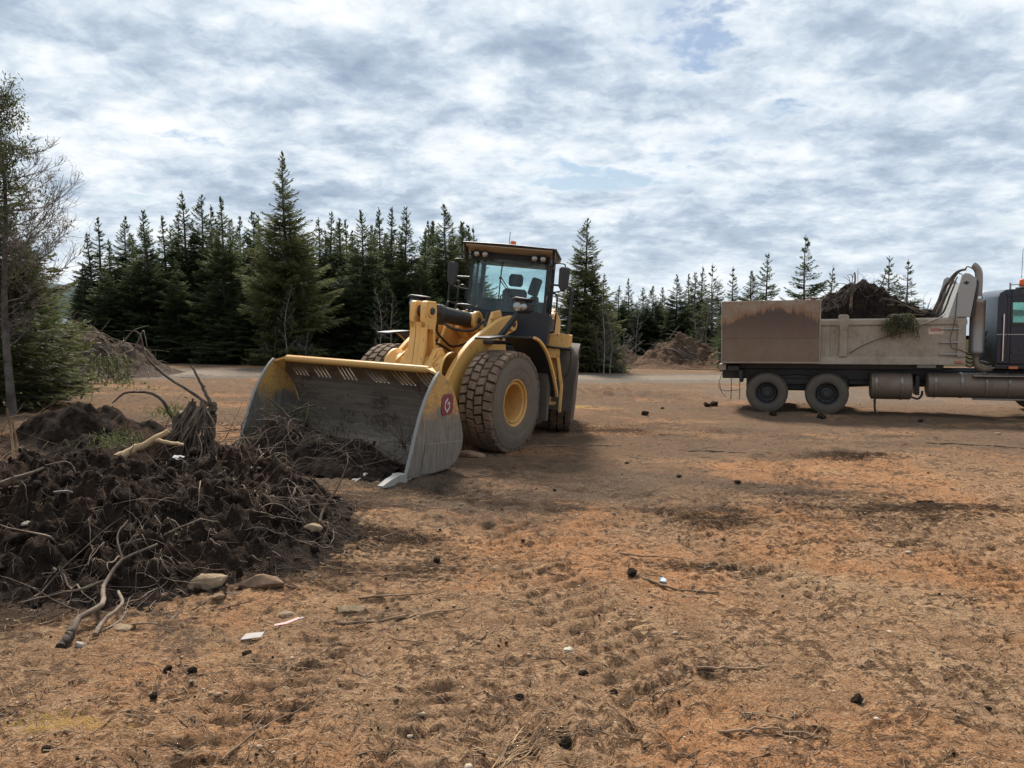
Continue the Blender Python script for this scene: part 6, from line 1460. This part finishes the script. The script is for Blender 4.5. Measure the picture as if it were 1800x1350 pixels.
# ------------------------------------------------------------------ what the bucket has scooped up
LM = np.array(LOADER.to_3x3())
def bl(x, y):     # height of the load inside the bucket, loader coordinates
    h = .32 * gauss(x, y, 2.80, -.75, .42, .45) + .25 * gauss(x, y, 2.85, .05, .38, .60) + .14 * gauss(x, y, 2.9, .85, .3, .35) + .14 * gauss(x, y, 3.15, -.3, .3, .9)
    return (h * (1 + .4 * fbm(x * 2.5, y * 2.5, 3, 501)) + .07 * fbm(x * 7, y * 7, 4, 507, .6)) + .03
bload = heap('bucket_load', 1.86, 3.5, -1.44, 1.30, .03, lambda x, y: bl(x, y) - .08 * sstep(x, 3.0, 3.45) - .1, M_humus, 'dark soil and roots scooped into the loader bucket', 'soil heap', LOADER, base=lambda x, y: np.full(x.shape, .08))
rg = np.random.default_rng(511); n = 330; x = rg.uniform(2.2, 3.35, n); y = rg.uniform(-1.35, 1.15, n); p = np.stack([x, y, bl(x, y) + .02], 1)
Q = drape(wander(p, rg.normal(size=p.shape) + np.array([.5, .2, .2]), rg.uniform(.15, .65, n), 9, .35, .9, rg), lambda a, b_: np.where(a < 3.4, bl(a, b_), 0.03), .006)
n2 = 7; x = rg.uniform(2.8, 3.1, n2); y = rg.uniform(-.7, .9, n2); p2 = np.stack([x, y, bl(x, y) + .08], 1); Q2 = drape(wander(p2, rg.normal(size=p2.shape) + np.array([.7, .2, .1]), rg.uniform(.5, .95, n2), 12, .30, .9, rg), lambda a, b_: np.where(a < 3.4, bl(a, b_), 0.03), .01)
V, F = join([tubes(Q, taper(n, 9, rg.uniform(.0025, .006, n), .0015), 4), tubes(Q2, taper(n2, 12, rg.uniform(.010, .022, n2), .005), 7)])
tag(link('roots', mesh_from('bucket_roots', V, F, True), M_rootdark, bload), kind='stuff')
# cut spruce branch lying in the bucket
def bough(name, label, paths, mtx, seed, n_tw=60, L=(.15, .3), w_=.022, droop=.5, mat=M_cutspruce):
    rg = np.random.default_rng(seed); e = empty(name, mtx); tag(e, label, 'branch'); wv = []; P = []; D = []
    for pts in paths:
        q = curve_pts(pts, 12); wv.append(q)
        for j in range(n_tw):
            k = rg.integers(1, 11); d = q[k] - q[k - 1]; d /= np.linalg.norm(d); t0 = q[k] + rg.normal(size=3) * .01; dd = d * .8 + rg.normal(size=3) * .5 + np.array([0, 0, -droop * .4]); l = rg.uniform(*L)
            tw = wander(t0[None], dd[None], [l], 6, .12, droop, rg)[0]
            for i in range(5):
                for r2 in range(4): P.append(tw[i] + (tw[i + 1] - tw[i]) * rg.uniform()); D.append((tw[i + 1] - tw[i]) / (l / 5) * .9 + rg.normal(size=3) * .55)
    V, F = tubes(np.array(wv), np.linspace(.016, .006, 12)[None].repeat(len(wv), 0), 5); link('stem', mesh_from(name + '_stem', V, F, True), M_rootdark, e)
    P = np.array(P); V, F = blades(P, np.array(D), rg.uniform(.04, .075, len(P)), np.full(len(P), w_ * .5), rg=rg); link('needles', crown_mesh(name + '_needles', V, F, rg.uniform(0, 1, len(P))), mat, e)
bough('spruce_branch', 'cut green spruce branch lying in the loader bucket', [[(2.45, -.62, .80), (2.6, -.70, .70), (2.85, -.9, .50), (3.1, -1.05, .26)], [(2.5, -.60, .76), (2.7, -.45, .58), (2.95, -.35, .40)], [(2.5, -.68, .74), (2.75, -1.0, .52), (2.95, -1.2, .34)]], LOADER, 521, 34, (.16, .32))
# thin withered twigs at the right of the bucket
rg = np.random.default_rng(523); p = np.tile(np.array([2.35, 1.0, .35]), (40, 1)) + rg.normal(size=(40, 3)) * .04; Q = wander(p, np.array([-.1, -.35, .9]) + rg.normal(size=(40, 3)) * .35, rg.uniform(.35, .62, 40), 8, .14, 1.3, rg)
V, F = tubes(Q, taper(40, 8, np.full(40, .004), .0012), 3); tag(link('withered_twigs', mesh_from('withered_twigs', V, F), M_rootdark, None, LOADER), 'withered twigs standing inside the right end of the bucket', 'twigs')

# ------------------------------------------------------------------ the truck's load
def tl(x, y):
    cx = 2.42
    h = .70 * np.exp(-.5 * (np.abs(x - cx) / .68) ** 2.2) * np.exp(-.5 * ((y - 1.23) / .75) ** 4) + .30 * np.exp(-.5 * ((x - 1.5) / .75) ** 2) * np.exp(-.5 * ((y - 1.1) / .85) ** 4) + .14 * np.exp(-.5 * ((x - 3.5) / .8) ** 2) * np.exp(-.5 * ((y - 1.0) / .9) ** 4)
    h = h * (1 + .45 * fbm(x * 1.9, y * 1.9, 3, 601)) + .16 * fbm(x * 3.4, y * 3.4, 4, 605, .6) + .05 * fbm(x * 12, y * 12, 3, 609, .6)
    return 2.36 + h - .25 * sstep(y, .35, .12) - .25 * sstep(y, 2.1, 2.34)
tload = heap('truck_load', -1.1, 4.35, .09, 2.37, .035, lambda x, y: tl(x, y) - 1.0 * sstep(x, 4.0, 4.4), M_load, 'black soil and roots heaped in the dump truck box', 'soil heap', TRUCK)
rg = np.random.default_rng(611); n = 200; x = rg.uniform(1.0, 3.9, n); y = rg.uniform(.15, 1.6, n); p = np.stack([x, y, tl(x, y)], 1)
Q = drape(wander(p, rg.normal(size=p.shape) + np.array([.1, -.4, .1]), rg.uniform(.2, .7, n), 8, .3, .9, rg), tl, .01); k1 = tubes(Q, taper(n, 8, rg.uniform(.005, .012, n), .002), 4)
n2 = 34; x = rg.uniform(1.5, 3.5, n2); y = rg.uniform(.4, 1.7, n2); p = np.stack([x, y, tl(x, y) - .05], 1); Q = wander(p, rg.normal(size=p.shape) * np.array([.8, .5, .5]) + np.array([.1, 0, .8]), rg.uniform(.25, .62, n2), 8, .18, .3, rg); k2 = tubes(Q, taper(n2, 8, rg.uniform(.008, .018, n2), .004), 5)
V, F = join([k1, k2]); tag(link('roots', mesh_from('load_roots', V, F, True), wood_mat('black_root', (.02, .016, .014), (.075, .055, .042)), tload), kind='stuff')
def twood(name, label, paths, mat, cat='branch'):
    o = wood(name, label, paths, mat, cat, k=7); o.matrix_basis = TRUCK; return o
twood('broken_log', 'upright broken log standing in the truck load', [([(1.98, .30, 2.38), (2.0, .32, 2.8), (2.05, .34, 3.2), (2.10, .36, 3.42), (2.08, .36, 3.62)], .045, .018), ([(2.04, .34, 3.3), (1.92, .34, 3.1), (1.85, .34, 2.95)], .016, .01), ([(2.06, .34, 3.5), (1.98, .34, 3.58), (1.90, .34, 3.55)], .010, .004)], M_root, 'log')
twood('root', 'thin upright root end on the right of the load peak', [([(2.72, .8, 3.2), (2.78, .8, 3.38), (2.83, .8, 3.55), (2.84, .8, 3.66)], .018, .010), ([(2.8, .8, 3.55), (2.74, .8, 3.58)], .010, .006)], M_rootdark, 'root')
twood('root', 'hooked root sticking out on the left of the load', [([(1.55, .6, 2.85), (1.50, .6, 3.0), (1.36, .6, 3.16), (1.22, .6, 3.30)], .016, .007), ([(1.36, .6, 3.16), (1.42, .6, 3.32)], .007, .004)], M_rootdark, 'root')
twood('root', 'dark stake leaning left at the tailgate end of the load', [([(1.15, .35, 2.72), (1.35, .35, 2.95), (1.52, .35, 3.14)], .03, .018)], M_rootdark, 'root')
twood('branches', 'long dark branches hanging down to the right of the load', [([(2.7, .45, 2.78), (3.2, .40, 2.76), (3.6, .36, 2.64), (4.0, .34, 2.50)], .03, .012), ([(2.75, .40, 2.95), (3.1, .38, 2.86), (3.5, .34, 2.62), (3.75, .32, 2.56)], .022, .010), ([(3.0, .4, 2.66), (3.35, .36, 2.55), (3.8, .34, 2.52)], .02, .012)], M_rootdark)
twood('leaning_branches', 'bundle of bare branches leaning on the grey headboard', [([(3.85, .5, 2.40), (4.0, .45, 2.8), (4.15, .42, 3.2), (4.35, .40, 3.52), (4.56, .38, 3.62)], .045, .028), ([(3.95, .5, 2.4), (4.12, .42, 2.85), (4.28, .40, 3.3), (4.42, .38, 3.58)], .035, .02), ([(4.05, .3, 2.42), (4.18, .28, 2.8), (4.30, .26, 3.2), (4.38, .26, 3.44)], .025, .014), ([(4.40, .4, 3.55), (4.55, .38, 3.48), (4.66, .36, 3.5)], .014, .006), ([(4.56, .38, 3.6), (4.60, .38, 3.68), (4.68, .38, 3.66)], .02, .012), ([(3.75, .5, 2.4), (3.8, .5, 2.7), (3.86, .5, 2.95)], .012, .005), ([(3.55, .5, 2.4), (3.6, .5, 2.62), (3.56, .5, 2.8)], .010, .004)], M_rootdark, 'branches')
rg = np.random.default_rng(621)
hang = [[(3.10 + rg.normal() * .10, .12, 2.50), (3.10 + dx_ * .6, .0, 2.54), (3.10 + dx_, -.10, 2.42), (3.10 + dx_ * 1.15, -.12, 2.20 - rg.uniform(0, .16))] for dx_ in np.linspace(-.30, .34, 11)]
bough('hanging_spruce_branch', 'drooping cut spruce bough hanging over the truck box rail', hang, TRUCK, 623, 16, (.14, .28), .03, 1.4)

# ------------------------------------------------------------------ brush heaps in the distance
def brush(x, y, sx, sy, h, label, seed, nroot=260, mat=M_brownheap, extra=0):
    def hf(X, Y): return h * (.72 * gauss(X, Y, x, y, sx * .8, sy) + .5 * gauss(X, Y, x - 1.1 * sx, y, sx * .7, sy) + .38 * gauss(X, Y, x + 1.0 * sx, y + .2, sx * .6, sy)) * (1 + .5 * fbm(X * .9, Y * .9, 3, seed)) + (.34 * fbm(X * 1.9, Y * 1.9, 5, seed + 5, .66)) * sstep(gauss(X, Y, x, y, sx, sy), .05, .35) - .08
    zf = lambda X, Y: ground_z(X, Y, False) + np.maximum(hf(X, Y), 0)
    o = heap('brush_heap', x - 3.2 * sx, x + 3.2 * sx, y - 2.4 * sy, y + 2.4 * sy, .07, hf, mat, label, 'brush heap', base=lambda X, Y: ground_z(X, Y, False))
    rg = np.random.default_rng(seed); px = rg.normal(x, sx, nroot); py = rg.normal(y, sy, nroot); p = np.stack([px, py, zf(px, py) - .03], 1)
    Q = wander(p, rg.normal(size=p.shape) * np.array([1, .8, .4]) + np.array([0, -.3, .25]), rg.uniform(.3, 1.1, nroot), 7, .18, .9, rg); Q = drape(Q, zf, .02)
    V, F = tubes(Q, taper(nroot, 7, rg.uniform(.008, .02, nroot), .004), 4); r_ = link('brushwood', mesh_from('brushwood', V, F, True), M_root, o); tag(r_, kind='stuff')
    return zf
brush(-15.4, 28.0, 1.4, 1.2, 1.55, 'dark brush heap at the left edge below the young spruces', 701, 260, soil_mat('dark_brush_soil', (.055, .042, .034), (.12, .09, .068), .3))
z1 = brush(10.3, 46.0, 1.6, 1.2, 1.75, 'peaked brown brush heap left of the dump truck', 702, 420)
brush(6.0, 46.5, 1.5, 1.2, 1.05, 'low brown brush heap right of the loader', 703, 320)
brush(12.6, 45.0, 1.0, 1.0, .9, 'small reddish heap beside the tailgate', 704, 120, soil_mat('red_heap_soil', (.16, .09, .055), (.25, .15, .09), .8))
wood('grey_logs', 'pale grey dead branches sprawled on the peaked brown heap', [([(9.0 + .35 * i, 45.0 - .1 * i, z1(np.array(9.0 + .35 * i), np.array(45.0)) + .15), (9.5 + .3 * i, 44.8, z1(np.array(9.5 + .3 * i), np.array(44.8)) + .25 - .05 * i), (10.1 + .25 * i, 44.6, z1(np.array(10.1 + .25 * i), np.array(44.6)) + .05)], .045, .02) for i in range(4)] + [([(9.2, 45.0, .7), (9.5, 44.9, 1.15), (9.75, 44.9, 1.45)], .03, .012)], M_greybark, 'branches')
wood('curved_branch', 'long arching bare branch on the left brush heap', [([(-13.6, 27.4, .5), (-13.2, 27.2, 1.2), (-12.9, 27.0, 1.55), (-12.7, 26.8, 1.0)], .035, .012), ([(-13.9, 27.5, 1.1), (-13.4, 27.3, 1.55), (-12.8, 27.2, 1.75)], .028, .008)], M_greybark, 'branch')
bough('spruce_brush', 'heap of cut olive spruce boughs below the left brush heap', [[(-13.2 + .25 * i, 24.2, .9), (-13.1 + .28 * i, 23.9, .75), (-13.0 + .3 * i, 23.6, .40), (-12.95 + .3 * i, 23.4, .15)] for i in range(5)], Matrix.Translation((0, 0, 0)), 711, 26, (.3, .6), .07, .8, M_olive)
